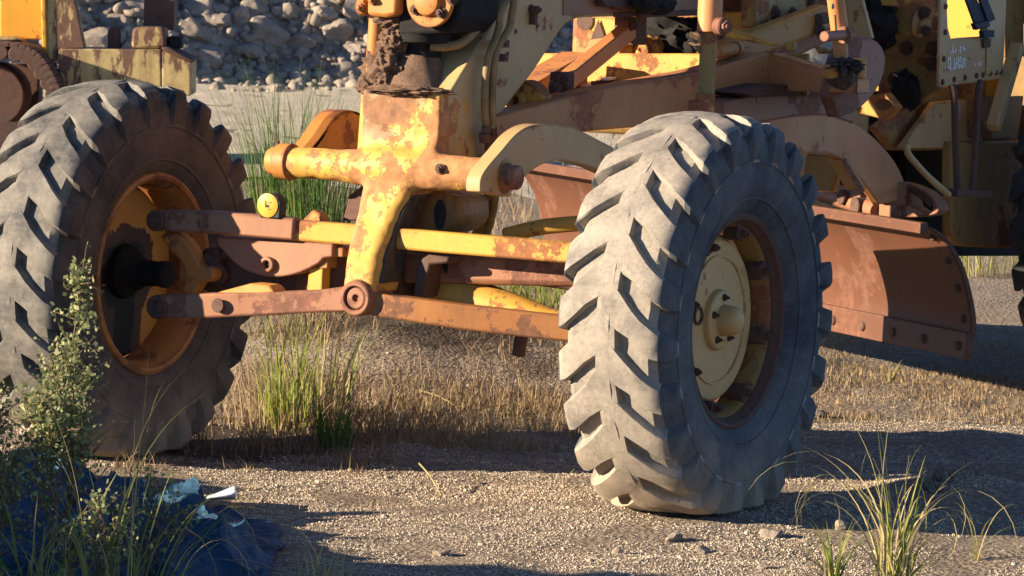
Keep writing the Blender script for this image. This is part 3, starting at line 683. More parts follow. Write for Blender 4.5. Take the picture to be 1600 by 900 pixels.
# --- lean bar and tie bars across the front
def bar(name, pts, wd, ht, mat, parent=GR, bevel=.008):
    m_ = MB(); secs = []
    pts = [Vector(p) for p in pts]
    for i, p in enumerate(pts):
        d = (pts[min(i + 1, len(pts) - 1)] - pts[max(i - 1, 0)]).normalized(); sd_ = d.cross(_z).normalized(); u = sd_.cross(d)
        w_, h_ = (wd[i], ht[i]) if isinstance(wd, (list, tuple)) else (wd, ht)
        secs.append([p + sd_ * (a * w_ / 2) + u * (b2 * h_ / 2) for a, b2 in ((-1, -1), (1, -1), (1, 1), (-1, 1))])
    m_.rings(secs); return m_.build(name, mat, parent, bevel)
lean = empty('lean_bar', (0, 0, 0), GR)
pv = P(556, 466, 'x', .24)
bar('bar', [P(252, 479, 'x', .28), P(330, 477, 'x', .26), P(420, 474, 'x', .22), P(500, 470, 'x', .20), P(556, 466, 'x', .19)], [.05, .05, .06, .07, .08], [.075, .082, .075, .072, .085], mRed, lean)
bar('bar', [P(556, 466, 'x', .19), P(610, 478, 'x', .18), P(720, 494, 'x', .12), P(830, 507, 'x', .05), P(960, 520, 'x', -.02)], [.08, .07, .065, .06, .06], [.085, .075, .08, .082, .08], mOrD, lean)
m = MB(); m.lathe(pv + Vector((-.14, 0, 0)), (1, 0, 0), [(0, .06), (.12, .06), (.145, .058), (.15, .052), (.15, .040), (.12, .038), (.12, .001)], 36); m.build('pivot_boss', mRed, lean, .003)
m = MB(); m.lathe(pv + Vector((-.03, 0, 0)), (1, 0, 0), [(0, .036), (.028, .036), (.032, .032), (.032, .012), (.02, .011), (.02, .001)], 28); m.build('pivot_pin', mRed, lean, .002)
q = P(252, 479, 'x', .28); m = MB(); m.lathe(q + Vector((-.03, 0, 0)), (1, 0, 0), [(0, .04), (.06, .04), (.063, .034), (.063, .022), (.05, .02), (.05, .001)], 28); m.build('end_eye', mRst, lean, .003)
q = P(341, 477, 'x', .287); m = MB(); m.cyl(q, q + Vector((.006, 0, 0)), .024, 20); m.build('plug', mRst, lean, .002)
m = MB(); m.prism([P(a, b_, 'x', .24) for a, b_ in ((300, 470), (345, 455), (390, 443), (420, 446), (430, 458), (350, 466))], (-.08, 0, 0)); m.build('bar_gusset', mOrg, lean, .008)

tie = empty('tie_bar', (0, 0, 0), GR)
bar('bar', [P(255, 345, 'x', .13), P(300, 346, 'x', .12), P(420, 356, 'x', .10), P(560, 367, 'x', .07), P(700, 379, 'x', .06), P(960, 400, 'x', .02)], .05, [.068, .062, .066, .066, .068, .066] and .068, mYel, tie)
o = bar('red_sleeve', [P(262, 344, 'x', .135), P(340, 347, 'x', .125), P(465, 358, 'x', .10)], .058, .074, mRed, tie)
q = P(242, 345, 'x', .17); m = MB(); m.lathe(q + Vector((-.06, 0, 0)), (1, 0, 0), [(0, .036), (.06, .036), (.063, .030), (.063, .022), (.05, .02), (.05, .001)], 28); m.build('end_eye', mRst, tie, .003)
m = MB(); m.bolt(q + Vector((0, 0, 0)), (1, 0, 0), .02, .012); m.build('bolt', mRst, tie)
m = MB()
for a, b_ in ((470, 352), (480, 385), (640, 365), (700, 371), (723, 375), (655, 388), (705, 392), (730, 388)):
    pass
# clevis plate hanging under the sleeve
m = MB(); pl = [(338, 369), (520, 380), (520, 402), (505, 404)] + smooth2([(498, 412), (470, 426), (436, 433), (405, 430), (372, 416), (340, 384)], 4)
m.prism(PL(pl, 'x', .10), (-.07, 0, 0)); m.build('steering_bracket', mRed, GR, .006)
m = MB(); q = P(420, 413, 'x', .10); m.lathe(q, (1, 0, 0), [(0, .026), (.016, .026), (.018, .022), (.018, .014), (.002, .013), (.002, .001)], 24); m.build('bracket_boss', mRed, GR, .002)
m = MB(); q = P(420, 413, 'x', .103); m.cyl(q, q + Vector((.0025, 0, 0)), .0125, 18); m.build('boss_hole', mBlackHole, GR)
m = MB(); m.prism(PL([(497, 384), (520, 385), (536, 388), (536, 402), (512, 402), (512, 420), (497, 420)], 'x', .085), (-.1, 0, 0)); m.build('stepped_block', mOlv, GR, .004)
m = MB(); m.prism(PL([(483, 418), (505, 416), (503, 462), (478, 464)], 'x', .08), (-.05, 0, 0)); m.build('strut', mYel, GR, .004)

# --- axle beam behind the bars, knuckles and steering arm
m = MB(); m.beam(P(330, 420, 'x', -.03), P(640, 432, 'x', -.05), .14, .15); m.build('axle_beam', mRst, GR, .02)
m = MB(); m.beam(P(560, 415, 'x', -.06), P(1000, 425, 'x', -.14), .12, .10); m.build('axle_beam', mRed, GR, .02)
m = MB(); m.prism(PL([(340, 385), (400, 380), (560, 392), (560, 460), (420, 458), (350, 440)], 'x', -.02), (-.06, 0, 0)); m.build('axle_web', mOlv, GR, .01)
# tapered yellow axle arm with its sunlit upper flank
sec = []
for (px, py, hz, hx) in ((665, 462, .06, .05), (690, 462, .075, .07), (720, 465, .078, .075), (800, 484, .055, .07), (860, 500, .038, .06), (960, 512, .03, .05)):
    q = P(px, py, 'x', -.10); sec.append([q + Vector((hx * math.cos(t) * 1.0, 0, hz * math.sin(t))) for t in [2 * math.pi * i / 20 for i in range(20)]])
m = MB(); m.rings(sec); m.build('axle_arm', mYel, GR, ang=60)
tubep('steering_rod', [(700, 412, 'x', -.06), (760, 422, 'x', -.07), (970, 452, 'x', -.12)], .027, mRst, GR)
m = MB()
for i in range(6): m.cyl(P(676 + i * 5, 411 + i * .6, 'x', -.05), P(680 + i * 5, 411.5 + i * .6, 'x', -.05), .034 if i % 2 else .026, 16)
m.build('bellows', mBlk, GR, .001)
m = MB(); q = P(757, 416, 'x', -.07); m.lathe(q, P(970, 452, 'x', -.12) - q, [(0, .031), (.012, .031)], 18); m.build('rod_collar', mRst, GR)
tubep('drag_link', [(790, 368, 'x', -.25), (830, 358, 'x', -.26), (870, 352, 'x', -.28), (960, 345, 'x', -.3)], [.03] * 16 and .026, mYel, GR)
m = MB(); m.prism(PL([(645, 465), (650, 410), (668, 398), (702, 402), (700, 412), (672, 414), (666, 440), (662, 466)], 'x', .06), (-.1, 0, 0)); m.build('pivot_lug', mRst, GR, .008)
# casting behind the leg, with a dark bore
m = MB(); m.prism(PL([(640, 285), (720, 310), (722, 345), (705, 362), (670, 372), (640, 372)], 'x', -.08), (-.2, 0, 0)); m.build('rear_casting', mOlv, GR, .02)
m = MB(); q = P(688, 335, 'x', -.079); m.prism([q + Vector((.002, .022 * math.cos(t), .05 * math.sin(t))) for t in [i * math.pi / 8 for i in range(16)]], (.002, 0, 0)); m.build('bore', mBlackHole, GR)
m = MB(); m.prism(PL([(600, 330), (728, 338), (728, 372), (600, 372)], 'x', -.45), (-.02, 0, 0)); m.build('rear_plate', mRed, GR, .003)
m = MB(); m.prism(PL([(626, 372), (735, 380), (700, 400), (735, 430), (735, 465), (610, 470)], 'x', -.10), (-.08, 0, 0)); m.build('axle_casting', mOlv, GR, .012)
# left knuckle: S-shaped orange arm, spindle carrier
m = MB(); pl = smooth2([(247, 369), (272, 362), (297, 382), (313, 416), (332, 417), (333, 438), (314, 442), (301, 460), (280, 457), (288, 434), (282, 410), (264, 391)], 3); m.prism(PL(pl, 'x', .13), (-.055, 0, 0)); m.build('steering_arm', mOrg, GR, .012)
m = MB(); m.lathe(P(285, 428, 'x', .05), P(345, 426, 'x', .0) - P(285, 428, 'x', .05), [(0, .055), (.06, .045), (.10, .038), (.16, .045)], 24); m.build('king_pin_housing', mOrg, GR, .004)
m = MB(); m.box(P(345, 418, 'x', .02), (.12, .06, .10)); m.bolt(P(340, 400, 'x', .06), (0, 0, 1), .02, .02); m.bolt(P(352, 403, 'x', .06), (0, 0, 1), .018, .018); m.build('knuckle', mRst, GR, .015)
m = MB(); m.cyl(P(338, 428, 'x', .08), P(345, 427, 'x', .05), .035, 18); m.build('knuckle_pin', mRst, GR, .003)
# left clump of brackets behind the tie bar
m = MB(); m.prism(PL([(535, 345), (545, 305), (565, 290), (572, 345)], 'x', -.12), (-.05, 0, 0)); m.build('link_lug', mRst, GR, .006)
m = MB(); m.prism(PL([(470, 346), (488, 328), (500, 334), (504, 348)], 'x', -.02), (-.05, 0, 0)); m.build('link_tip', mOrg, GR, .006)
# stub hanging under the right end of the lean bar
m = MB(); m.cyl(P(818, 500, 'x', -.12), P(810, 556, 'x', -.12), .022, 14); m.build('jack_stub', mRst, GR, .002)

# --- drawbar (A-frame), circle and its cross plates
db = empty('drawbar', (0, 0, 0), GR)
A0 = P(735, 212, 'y', .08); 
m = MB()
top = [P(772, 183, 'y', .17), P(937, 140, 'y', .28), P(1092, 112, 'y', .39), P(1203, 83, 'y', .48)]
bot = [P(772, 226, 'y', .17), P(920, 205, 'y', .27), P(1017, 197, 'y', .34), P(1113, 168, 'y', .41), P(1207, 142, 'y', .48)]
m.prism(top + bot[::-1], (-.02, -.10, 0)); m.build('side_beam', mBrn, db, .006)
m = MB(); ft = [P(800, 152, 'y', -.06), P(920, 82, 'y', -.24)]; m.prism([ft[0], ft[1], ft[1] - Vector((0, 0, .13)), ft[0] - Vector((0, 0, .13))], (-.03, -.13, 0)); m.build('side_beam', mOrg, db, .006)
m = MB(); xv = -1.9; m.prism(PL([(765, 83), (1260, 84), (1260, 150), (765, 150)], 'x', xv), (-.03, 0, 0)); m.build('cross_plate', mYel, db, .004)
# corner and the arm that carries the lift ball
c0 = P(1203, 83, 'y', .48); c1 = P(1340, 124, 'y', .92)
m = MB(); m.prism([c0, c1, c1 - Vector((0, 0, .05)), P(1335, 145, 'y', .92), P(1207, 142, 'y', .48)], (-.10, 0, 0)); m.build('ball_arm', mBrn, db, .006)
m = MB(); m.prism(PL([(1168, 146), (1210, 132), (1335, 134), (1330, 146), (1180, 152)], 'y', .56), (0, -.5, 0)); m.build('lower_flange', mRst, db, .003)
q = P(1290, 132, 'y', .62); m = MB(); m.box(q, (.03, .03, .02)); m.build('bolt', mRst, db, .002)
# rounded tongue plate
pc = P(1333, 120, 'y', .80); m = MB()
pl = smooth2([(1300, 150), (1312, 90), (1330, 66), (1352, 59), (1372, 66), (1383, 88), (1380, 118), (1366, 146), (1340, 172), (1312, 184)], 5)
m.prism(PL(pl, 'y', .80), (0, -.05, 0)); m.build('tongue_plate', mRed, db, .006)
m = MB(); q = P(1315, 112, 'y', .92); m.lump(q, .062, 4, .12, 4, 3); m.lump(P(1322, 104, 'y', .96), .05, 4, .6, 9, 8, (1.2, 1, .55)); m.build('greasy_ball', mGrs, db, ang=60)
m = MB(); m.cyl(P(1300, 118, 'y', .92), P(1298, 104, 'y', .92), .032, 16); m.build('ball_cap', mOrg, db, .004)
m = MB(); m.cyl(P(1338, 92, 'y', .9), P(1338, 122, 'y', .9), .035, 16); m.build('ball_cap', mOrg, db, .004)
# flat toothed plate, gear block and links between the A-frame beams
m = MB(); pl = [(905, 133), (925, 115), (960, 106), (1035, 104), (1060, 112), (1000, 128), (935, 140)]
m.prism(PL(pl, 'z', 1.27), (0, 0, -.03)); m.build('circle_plate', mTan, db, .004)
m = MB()
for i in range(9): m.box(P(928 + i * 7, 133 - i * 1.1, 'z', 1.27), (.02, .018, .03))
m.build('plate_teeth', mMud, db, .003)
m = MB(); m.box(P(1028, 108, 'z', 1.30), (.1, .17, .04), Matrix.Rotation(.5, 3, 'Z')); m.build('gear_block', mOrg, db, .006)
for a, b_ in ((1018, 101), (1026, 101), (1034, 100)):
    m = MB(); m.bolt(P(a, b_, 'z', 1.33), (0, 0, 1), .012, .014); m.build('bolt', mRst, db)
for i, (a, b_) in enumerate(((935, 118), (945, 124), (960, 110), (972, 109))):
    m = MB(); m.beam(P(a, b_, 'z', 1.29), P(a + 18, b_ - 3, 'z', 1.285), .03, .008); m.build('loose_shim', mWht if i < 2 else mTan, db, .002)
m = MB(); m.beam(P(883, 128, 'y', .10), P(984, 46, 'y', .02), .05, .06); m.build('shift_link', mBrn, GR, .005)
m = MB(); m.box(P(985, 48, 'y', .0), (.10, .08, .10)); m.bolt(P(985, 40, 'y', .05), (0, 1, 0), .016, .02); m.build('link_head', mRst, GR, .01)
m = MB(); m.box(P(878, 128, 'y', .12), (.06, .07, .07)); lf = m.build('link_foot', mRst, GR, .008)
for a, b_ in ((876, 124), (862, 136)):
    m = MB(); m.bolt(P(a, b_, 'y', .16), (0, 1, 0), .018, .02); m.build('bolt', mRst, lf)
# drawbar ball socket at the front
m = MB(); pl = smooth2([(788, 165), (795, 140), (812, 126), (828, 128), (842, 140), (848, 158), (820, 166), (800, 172)], 4); m.prism(PL(pl, 'x', -.62), (-.07, 0, 0)); m.build('ball_socket', mYel, GR, .01)
m = MB(); q = P(808, 158, 'x', -.615); m.lathe(q, (1, 0, .1), [(0, .036), (.02, .036), (.022, .03), (.022, .018), (.0, .016), (0, .001)], 24); m.build('socket_ring', mYel, GR, .002)
# far sunlit castings under the frame
m = MB(); pl = [(893, 28), (980, 28), (1015, 60), (1000, 84), (955, 66), (925, 50)]; m.prism(PL(pl, 'x', -2.35), (-.05, 0, 0)); m.build('far_bracket', mYel, GR, .008)
m = MB(); q = P(914, 33, 'x', -2.345); m.cyl(q, q + Vector((.002, 0, 0)), .035, 20); q = P(935, 46, 'x', -2.345); m.prism([q + Vector((.002, a, b_)) for a, b_ in ((-.03, -.04), (.03, -.03), (0, .04))], (.002, 0, 0)); m.build('bracket_hole', mRst, GR)
m = MB(); q = P(996, 84, 'x', -1.98); m.lathe(q, (1, 0, 0), [(0, .075), (.05, .075), (.055, .065), (.055, .045), (.0, .04), (0, .001)], 32); m.build('bearing_cup', mYel, GR, .004)
m = MB(); m.lump(P(975, 76, 'x', -2.0), .06, 3, .3, 6, 3); m.lump(P(1015, 78, 'x', -2.0), .05, 3, .3, 6, 6); m.build('cast_lugs', mYel, GR, ang=60)
m = MB(); m.lump(P(1045, 62, 'x', -2.1), .14, 4, .45, 8, 3, (.5, 1.1, .6)); m.lump(P(1085, 68, 'x', -2.1), .10, 4, .45, 8, 13, (.5, 1, .6)); m.build('grease_heap', mBlk, GR, ang=60)
m = MB(); m.lump(P(1035, 50, 'x', -2.2), .09, 4, .5, 9, 4, (.5, 1.3, .5)); m.lump(P(1110, 68, 'x', -2.1), .10, 4, .6, 9, 7, (.5, 1.2, .5)); m.build('dried_grit', mMud, GR, ang=60)
m = MB(); m.prism(PL([(1025, 27), (1052, 27), (1052, 46), (1030, 46)], 'x', -2.3), (-.06, 0, 0)); m.prism(PL([(1056, 27), (1085, 27), (1090, 50), (1070, 50)], 'x', -2.3), (-.06, 0, 0)); m.build('far_post', mOrg, GR, .01)

# blade lift cylinder, second lift link
lc = empty('lift_cylinder', (0, 0, 0), GR)
m = MB(); m.cyl(P(1112, -40, 'y', .62), P(1108, 50, 'y', .62), .042, 28); m.build('barrel', mBrn, lc, .003)
m = MB(); m.cyl(P(1108, 46, 'y', .62), P(1100, 215, 'y', .62), .029, 24); m.build('rod', mOlv, lc)
m = MB(); m.lathe(P(1121, 41, 'y', .66), (.3, 1, 0), [(0, .03), (.03, .03), (.035, .022), (.05, .02)], 20); m.bolt(P(1129, 41, 'y', .70), (.3, 1, 0), .015, .014); m.build('clamp_bolt', mRed, lc, .002)
m = MB(); m.cyl(P(1102, 146, 'y', .623), P(1100, 215, 'y', .623), .032, 24); m.build('sleeve', mOrg, lc, .002)
l2 = empty('lift_link', (0, 0, 0), GR)
m = MB(); m.tube([P(1306, -30, 'y', .92), P(1306, 0, 'y', .92), P(1314, 62, 'y', .92)], [.031, .031, .031], 22); m.build('slotted_tube', mBrn, l2)
m = MB(); m.cyl(P(1312, 58, 'y', .92), P(1315, 105, 'y', .92), .026, 20); m.build('rod', mBrn, l2)
m = MB(); m.cyl(P(1288, 57, 'y', .955), P(1328, 54, 'y', .955), .018, 16); m.bolt(P(1326, 54, 'y', .955), (0, 1, 0), .022, .012); m.cyl(P(1318, 55, 'y', .955), P(1322, 55, 'y', .955), .03, 18); m.build('clamp', mRed, l2, .002)
m = MB(); q = P(1301, 10, 'y', .952); m.cyl(q, q + Vector((0, .002, 0)), .0095, 16); m.prism([P(a, b_, 'y', .953) for a, b_ in ((1303.5, 23), (1305.5, 23), (1307.5, 50), (1305.5, 50))], (0, .002, 0)); m.build('slot', mBlackHole, l2)

# rear saddle plates on the frame and the diagonal tubes
m = MB(); m.prism(PL([(1180, 44), (1180, -60), (1276, -60), (1276, 10), (1240, 30), (1196, 46)], 'y', .30), (0, -.06, 0)); m.build('saddle_plate', mOlv, GR, .006)
for a, b_ in ((1210, 20), (1238, 23), (1265, 4), (1196, 44)):
    m = MB(); m.bolt(P(a, b_, 'y', .30), (0, 1, 0), .022, .012); m.build('bolt', mRst, GR)
m = MB(); m.beam(P(1130, 85, 'y', .33), P(1285, 26, 'y', .40), .08, .10); m.build('shift_tube', mOrg, GR, .02)
m = MB(); m.beam(P(1200, 90, 'y', .30), P(1300, 44, 'y', .42), .06, .07); m.build('shift_rod', mRed, GR, .012)
m = MB(); m.tube(smooth_path([P(1120, 84, 'y', .36), P(1150, 76, 'y', .36), P(1190, 68, 'y', .37), P(1215, 60, 'y', .37)], 4), .018, 10); m.build('lagged_pipe', mMud, GR)
m = MB(); m.cyl(P(1120, 82, 'y', .4), P(1150, 76, 'y', .4), .022, 14); m.cyl(P(1148, 77, 'y', .4), P(1154, 76, 'y', .4), .028, 14); m.build('pipe_union', mOrg, GR, .002)
m = MB(); m.cyl(P(1278, 31, 'y', .44), P(1290, 28, 'y', .44), .022, 12); m.bolt(P(1280, 48, 'y', .44), (0, 1, 0), .022, .014); m.build('tube_end', mRst, GR, .002)
m = MB(); m.prism(PL([(1140, 45), (1215, 70), (1205, 72), (1130, 58)], 'x', -1.55), (-.03, 0, 0)); m.build('sunlit_rib', mYel, GR, .004)
m = MB(); m.prism(PL([(1270, 70), (1305, 82), (1300, 84), (1278, 84)], 'x', -1.9), (-.03, 0, 0)); m.prism(PL([(1225, 66), (1240, 66), (1240, 80), (1228, 82)], 'x', -1.8), (-.03, 0, 0)); m.build('sunlit_lug', mYel, GR, .004)
# tangle of pipes under the drawbar corner
tubep('elbow_pipe', [(1120, 165, 'y', .42), (1160, 160, 'y', .42), (1175, 168, 'y', .42), (1182, 158, 'y', .42)], .022, mYel, GR)
tubep('elbow_pipe', [(1195, 162, 'y', .42), (1215, 170, 'y', .42), (1235, 166, 'y', .42)], .018, mOrg, GR)
m = MB(); m.cyl(P(1190, 155, 'y', .40), P(1225, 153, 'y', .40), .022, 16); m.cyl(P(1205, 153, 'y', .40), P(1212, 153, 'y', .40), .028, 16); m.cyl(P(1120, 160, 'y', .38), P(1166, 154, 'y', .38), .018, 14); m.build('pipe_joint', mOrg, GR, .002)
m = MB(); m.prism(PL([(1180, 190), (1200, 172), (1330, 140), (1334, 170), (1260, 178)], 'y', .46), (0, -.3, 0)); m.build('circle_rim', mRed, GR, .006)
m = MB(); m.prism(PL([(1240, 150), (1246, 150), (1246, 172), (1240, 172)], 'y', .5), (0, -.02, 0)); m.build('rib', mRst, GR)

# red arched bracket over the blade
out_ = smooth2([(1130, 205), (1200, 188), (1270, 179), (1310, 184), (1350, 202), (1385, 235), (1408, 270), (1420, 310)], 5)
inn_ = smooth2([(1375, 320), (1352, 288), (1330, 262), (1308, 246), (1285, 240), (1200, 240), (1130, 250)], 5)
m = MB(); m.prism(PL(out_ + inn_, 'y', .52), (0, -.035, 0)); m.build('circle_bracket', mBrn, GR, .006)
m = MB(); pl = smooth2([(1130, 205), (1200, 188), (1270, 179), (1310, 184), (1334, 193)], 4); a_ = PL(pl, 'y', .52); m.rings([[p, p + Vector((0, 0, .10 - .0 * i)), p + Vector((0, -.3, .10)), p + Vector((0, -.3, 0))] for i, p in enumerate(a_)]); m.build('bracket_top', mRed, GR, .004)
m = MB(); m.prism(PL([(1292, 246), (1318, 248), (1346, 296), (1322, 298)], 'x', -2.35), (-.05, 0, 0)); m.build('brace', mOrg, GR, .004)
m = MB(); m.prism(PL([(1260, 240), (1320, 244), (1300, 300), (1250, 300)], 'x', -2.7), (-.04, 0, 0)); m.build('far_wing', mOlv, GR, .006)
tubep('brace_rod', [(1318, 250, 'x', -2.3), (1348, 300, 'x', -2.3)], .010, mRed, GR)

# --- blade: curved mouldboard with bolted cutting edge
bl = empty('blade', (0, 0, 0), GR)
BT = Vector((.587, .81, 0)).normalized(); RB = P(1513, 562, 'z', .25)
prof = [PP(a, b_, RB, BT) for a, b_ in smooth2([(1442, 353), (1466, 366), (1487, 393), (1502, 425), (1512, 462), (1518, 500), (1517, 532)], 4)]
prof_n = Vector((BT.y, -BT.x, 0))
LEN = 3.75
m = MB(); R = []
for t in np.linspace(0, LEN, 12):
    R.append([p - BT * t for p in prof] + [p - BT * t - prof_n * .022 for p in prof[::-1]])
m.rings(R); m.build('mouldboard', mBld, bl, .003)
# rounded end bit stiffener and cutting edge
e0 = PP(1516, 520, RB, BT); e1 = PP(1513, 562, RB, BT)
m = MB(); f = prof_n * .012
m.prism([e0 + f, e1 + f, e1 + f - BT * LEN, e0 + f - BT * LEN], -prof_n * .03); m.build('cutting_edge', mBld, bl, .003)
for i in range(16):
    q = (e0 * .45 + e1 * .55) - BT * (.08 + .235 * i if i else .06) + prof_n * .013
    m = MB(); m.lathe(q, prof_n, [(-.004, .02), (.006, .019), (.010, .013), (.011, .001)], 14); m.build('bolt', mRst, bl, ang=60)
m = MB(); R = [[prof[i] + f * .3 - BT * .004, prof[i] + f * .3 - BT * .11, prof[i] - f * .3 - BT * .11, prof[i] - f * .3 - BT * .004] for i in range(len(prof))]; m.rings(R); m.build('end_plate', mBld, bl, .003)
for i in (5, 10, 15, 20):
    q = prof[i] - BT * .055 + f * .3; m = MB(); m.lathe(q, prof_n, [(-.004, .018), (.006, .017), (.010, .012), (.011, .001)], 14); m.build('bolt', mRst, bl, ang=60)
m = MB(); q0 = prof[0]; m.prism([q0 + f + Vector((0, 0, .012)), q0 + f - Vector((0, 0, .03)), q0 + f - BT * LEN - Vector((0, 0, .03)), q0 + f - BT * LEN + Vector((0, 0, .012))], -prof_n * .035); m.build('top_rail', mBld, bl, .004)
ca = [PP(a, b_, RB, prof_n) + sd * .86 for a, b_ in ((1388, 404), (1535, 404), (1535, 600), (1384, 560))]
m = MB(); m.prism(ca, -prof_n * .05); m.build('blade_shadow_plate', mRst, bl, .006)  # unseen plate added sunward to cast the square shadow on the blade
# tooth segment, slide bar and pivot on top of the blade
q0 = P(1412, 312, 'y', .62)
m = MB(); ax_u = BT; ax_v = (prof_n * .35 + _z * .94).normalized()
qc = PP(1412, 314, prof[0] - BT * .15 - prof_n * .12, prof_n)
def disc(px, py): return PP(px, py, prof[0] - prof_n * .10, prof_n)
outl = [disc(a, b_) for a, b_ in smooth2([(1345, 322), (1352, 300), (1375, 288), (1405, 284), (1440, 296), (1460, 314), (1464, 332), (1440, 338), (1400, 340), (1360, 340)], 4)]
hole = [disc(a, b_) for a, b_ in smooth2([(1418, 296), (1438, 302), (1453, 315), (1457, 328), (1443, 331), (1426, 322)], 3)]
m.prism(outl, -prof_n * .05, [hole]); m.build('tilt_segment', mRed, bl, .004)
m = MB()
for i in range(12):
    t = i / 11; q = disc(1424 + 32 * t, 297 + 22 * t ** 1.5); m.box(q + prof_n * .006, (.014, .014, .02))
m.build('segment_teeth', mRst, bl, .002)
m = MB(); q = disc(1408, 302); m.box(q + prof_n * .03, (.09, .09, .09), Matrix.Rotation(.6, 3, 'Z')); m.lathe(q + prof_n * .07, prof_n, [(0, .042), (.02, .042), (.022, .026), (.05, .026)], 6); m.build('tilt_nut', mRed, bl, .005)
m = MB(); m.tube([disc(1285, 302), disc(1330, 316), disc(1372, 330)], .035, 14); m.tube([disc(1300, 296), disc(1352, 310)], .026, 14); m.build('slide_bar', mRed, bl)
m = MB(); m.cyl(disc(1352, 322) + prof_n * .05, disc(1352, 322) - prof_n * .05, .035, 16); m.cyl(disc(1330, 308) + prof_n * .05, disc(1330, 308) - prof_n * .05, .03, 16); m.build('slide_shoe', mRst, bl, .004)

# --- cab and engine housing (above the picture) and the rear frame
m = MB(); m.box((-4.1, 0, 2.45), (1.3, 1.25, 1.3)); m.build('cab_body', mOlv, GR, .03)
m = MB(); m.box((-5.9, 0, 1.55), (2.2, .95, 1.1)); m.build('engine_housing', mOlv, GR, .03)
m = MB(); m.box((-5.2, -.15, .95), (2.6, .5, .5)); m.build('rear_frame', mDkS, GR, .02)  # frame coloured black for the deep shade at the rear
m = MB(); m.box((-2.93, -.47, 1.33), (.74, .56, .58)); m.build('sun_block_box', mOlv, GR, .03)  # added box that blocks low sun from the cab front and tank
# --- cab front, side panel, tank, steps
XC = -3.28
m = MB(); m.prism(PL([(1370, 196), (1372, 120), (1330, 60), (1330, -70), (1474, -70), (1468, 137)], 'x', XC - .25), (-.04, 0, 0)); m.build('cab_front', mOlv, GR, .006)
m = MB(); m.prism(PL([(1385, 70), (1470, 71), (1469, 92), (1385, 88)], 'x', XC - .235), (-.012, 0, 0)); m.build('bolted_strip', mOlv, GR, .003)
for a, b_ in ((1458, 76), (1416, 75), (1457, 100), (1398, 124)):
    m = MB(); m.bolt(P(a, b_, 'x', XC - .232), (1, 0, 0), .022, .012); m.build('bolt', mRst, GR)
m = MB(); pan = PL([(1467, 137), (1472, -70), (1576, -70), (1567, 122)], 'y', .5)
holes = [PL(smooth2([(1480, -40), (1480, 20), (1481, 42), (1486, 61), (1500, 59), (1534, 57), (1536, 30), (1536, -40)], 1), 'y', .5)]
m.prism(pan, (0, -.012, 0), holes); m.build('side_panel', mPan, GR, .002)
m = MB(); m.prism(PL([(1544, -60), (1568, -60), (1565, 113), (1541, 117)], 'y', .506), (0, -.005, 0)); m.build('panel_flange', mTan, GR, .002)
m = MB(); m.box((-3.97, .15, 1.5), (.01, .66, .6)); m.build('inner_panel', mDzY, GR)
for a, b_ in ((1472, 128), (1490, 124), (1507, 121), (1525, 118), (1535, 117), (1546, 115), (1556, 113), (1563, 112), (1474, 92), (1476, 50), (1477, 10)):
    m = MB(); m.lathe(P(a, b_, 'y', .5), (0, 1, 0), [(0, .012), (.006, .011), (.009, .006), (.0095, .001)], 12); m.build('rivet', mRst, GR, ang=60)
# the yellow inside faces seen through the cut-out are lit through the open cab
m = MB(); m.prism(PL([(1521, -30), (1532, -30), (1556, 30), (1545, 36)], 'y', .53), (0, -.012, 0)); m.prism(PL([(1499, -30), (1512, -30), (1548, 40), (1538, 46), (1524, 38)], 'y', .52), (0, -.01, 0)); m.build('strap', mStrap, GR, .002)
m = MB(); m.prism(PL([(1523, 37), (1544, 32), (1547, 40), (1527, 47)], 'y', .532), (0, -.02, 0)); m.prism(PL([(1536, 49), (1554, 47), (1554, 58), (1538, 60)], 'y', .532), (0, -.02, 0)); m.build('buckle', mStrap, GR, .002)
m = MB(); m.prism(PL([(1537, 61), (1549, 60), (1548, 74), (1538, 75)], 'y', .512), (0, -.008, 0)); m.build('catch_plate', mRst, GR, .002)
# hand-painted writing on the panel: strokes in panel pixels
strokes = [[(1481.5, 92), (1484.5, 90.5), (1484.8, 106), (1481.5, 107), (1481, 93)], [(1483, 104), (1485.5, 110)],
           [(1490.5, 91), (1491, 106), (1488.5, 108)], [(1493, 107), (1494, 92), (1497, 90), (1497, 106.5)], [(1493.5, 99), (1497, 98.5)],
           [(1499, 106.5), (1499.3, 90.5), (1502, 90), (1502, 98), (1499.3, 98.5), (1502.8, 106)], [(1504, 106), (1505, 93), (1507.5, 91.5), (1507.5, 105)], [(1504.5, 99), (1507.5, 98)],
           [(1484.5, 83), (1486, 81)], [(1488, 72), (1488.5, 81.5), (1490.5, 81)], [(1492.5, 77), (1493, 81)], [(1497, 79), (1498, 77)], [(1499, 74), (1501.5, 74), (1501, 79), (1499.5, 82)], [(1504.5, 70), (1505, 78), (1508, 76)], [(1523.4, 101), (1524, 101.5)], [(1529, 99), (1529.5, 103)], [(1531, 97), (1532, 98), (1531.5, 102.5)]]
m = MB()
for st_ in strokes:
    ps = [P(a, b_, 'y', .5012) for a, b_ in st_]
    for p_, q_ in zip(ps, ps[1:]):
        d = (q_ - p_).normalized(); n_ = Vector((-d.z, 0, d.x)) * .0040
        m.prism([p_ + n_ - d * .001, q_ + n_ + d * .001, q_ - n_ + d * .001, p_ - n_ - d * .001], (0, .0015, 0))
m.build('painted_writing', mWht, GR)
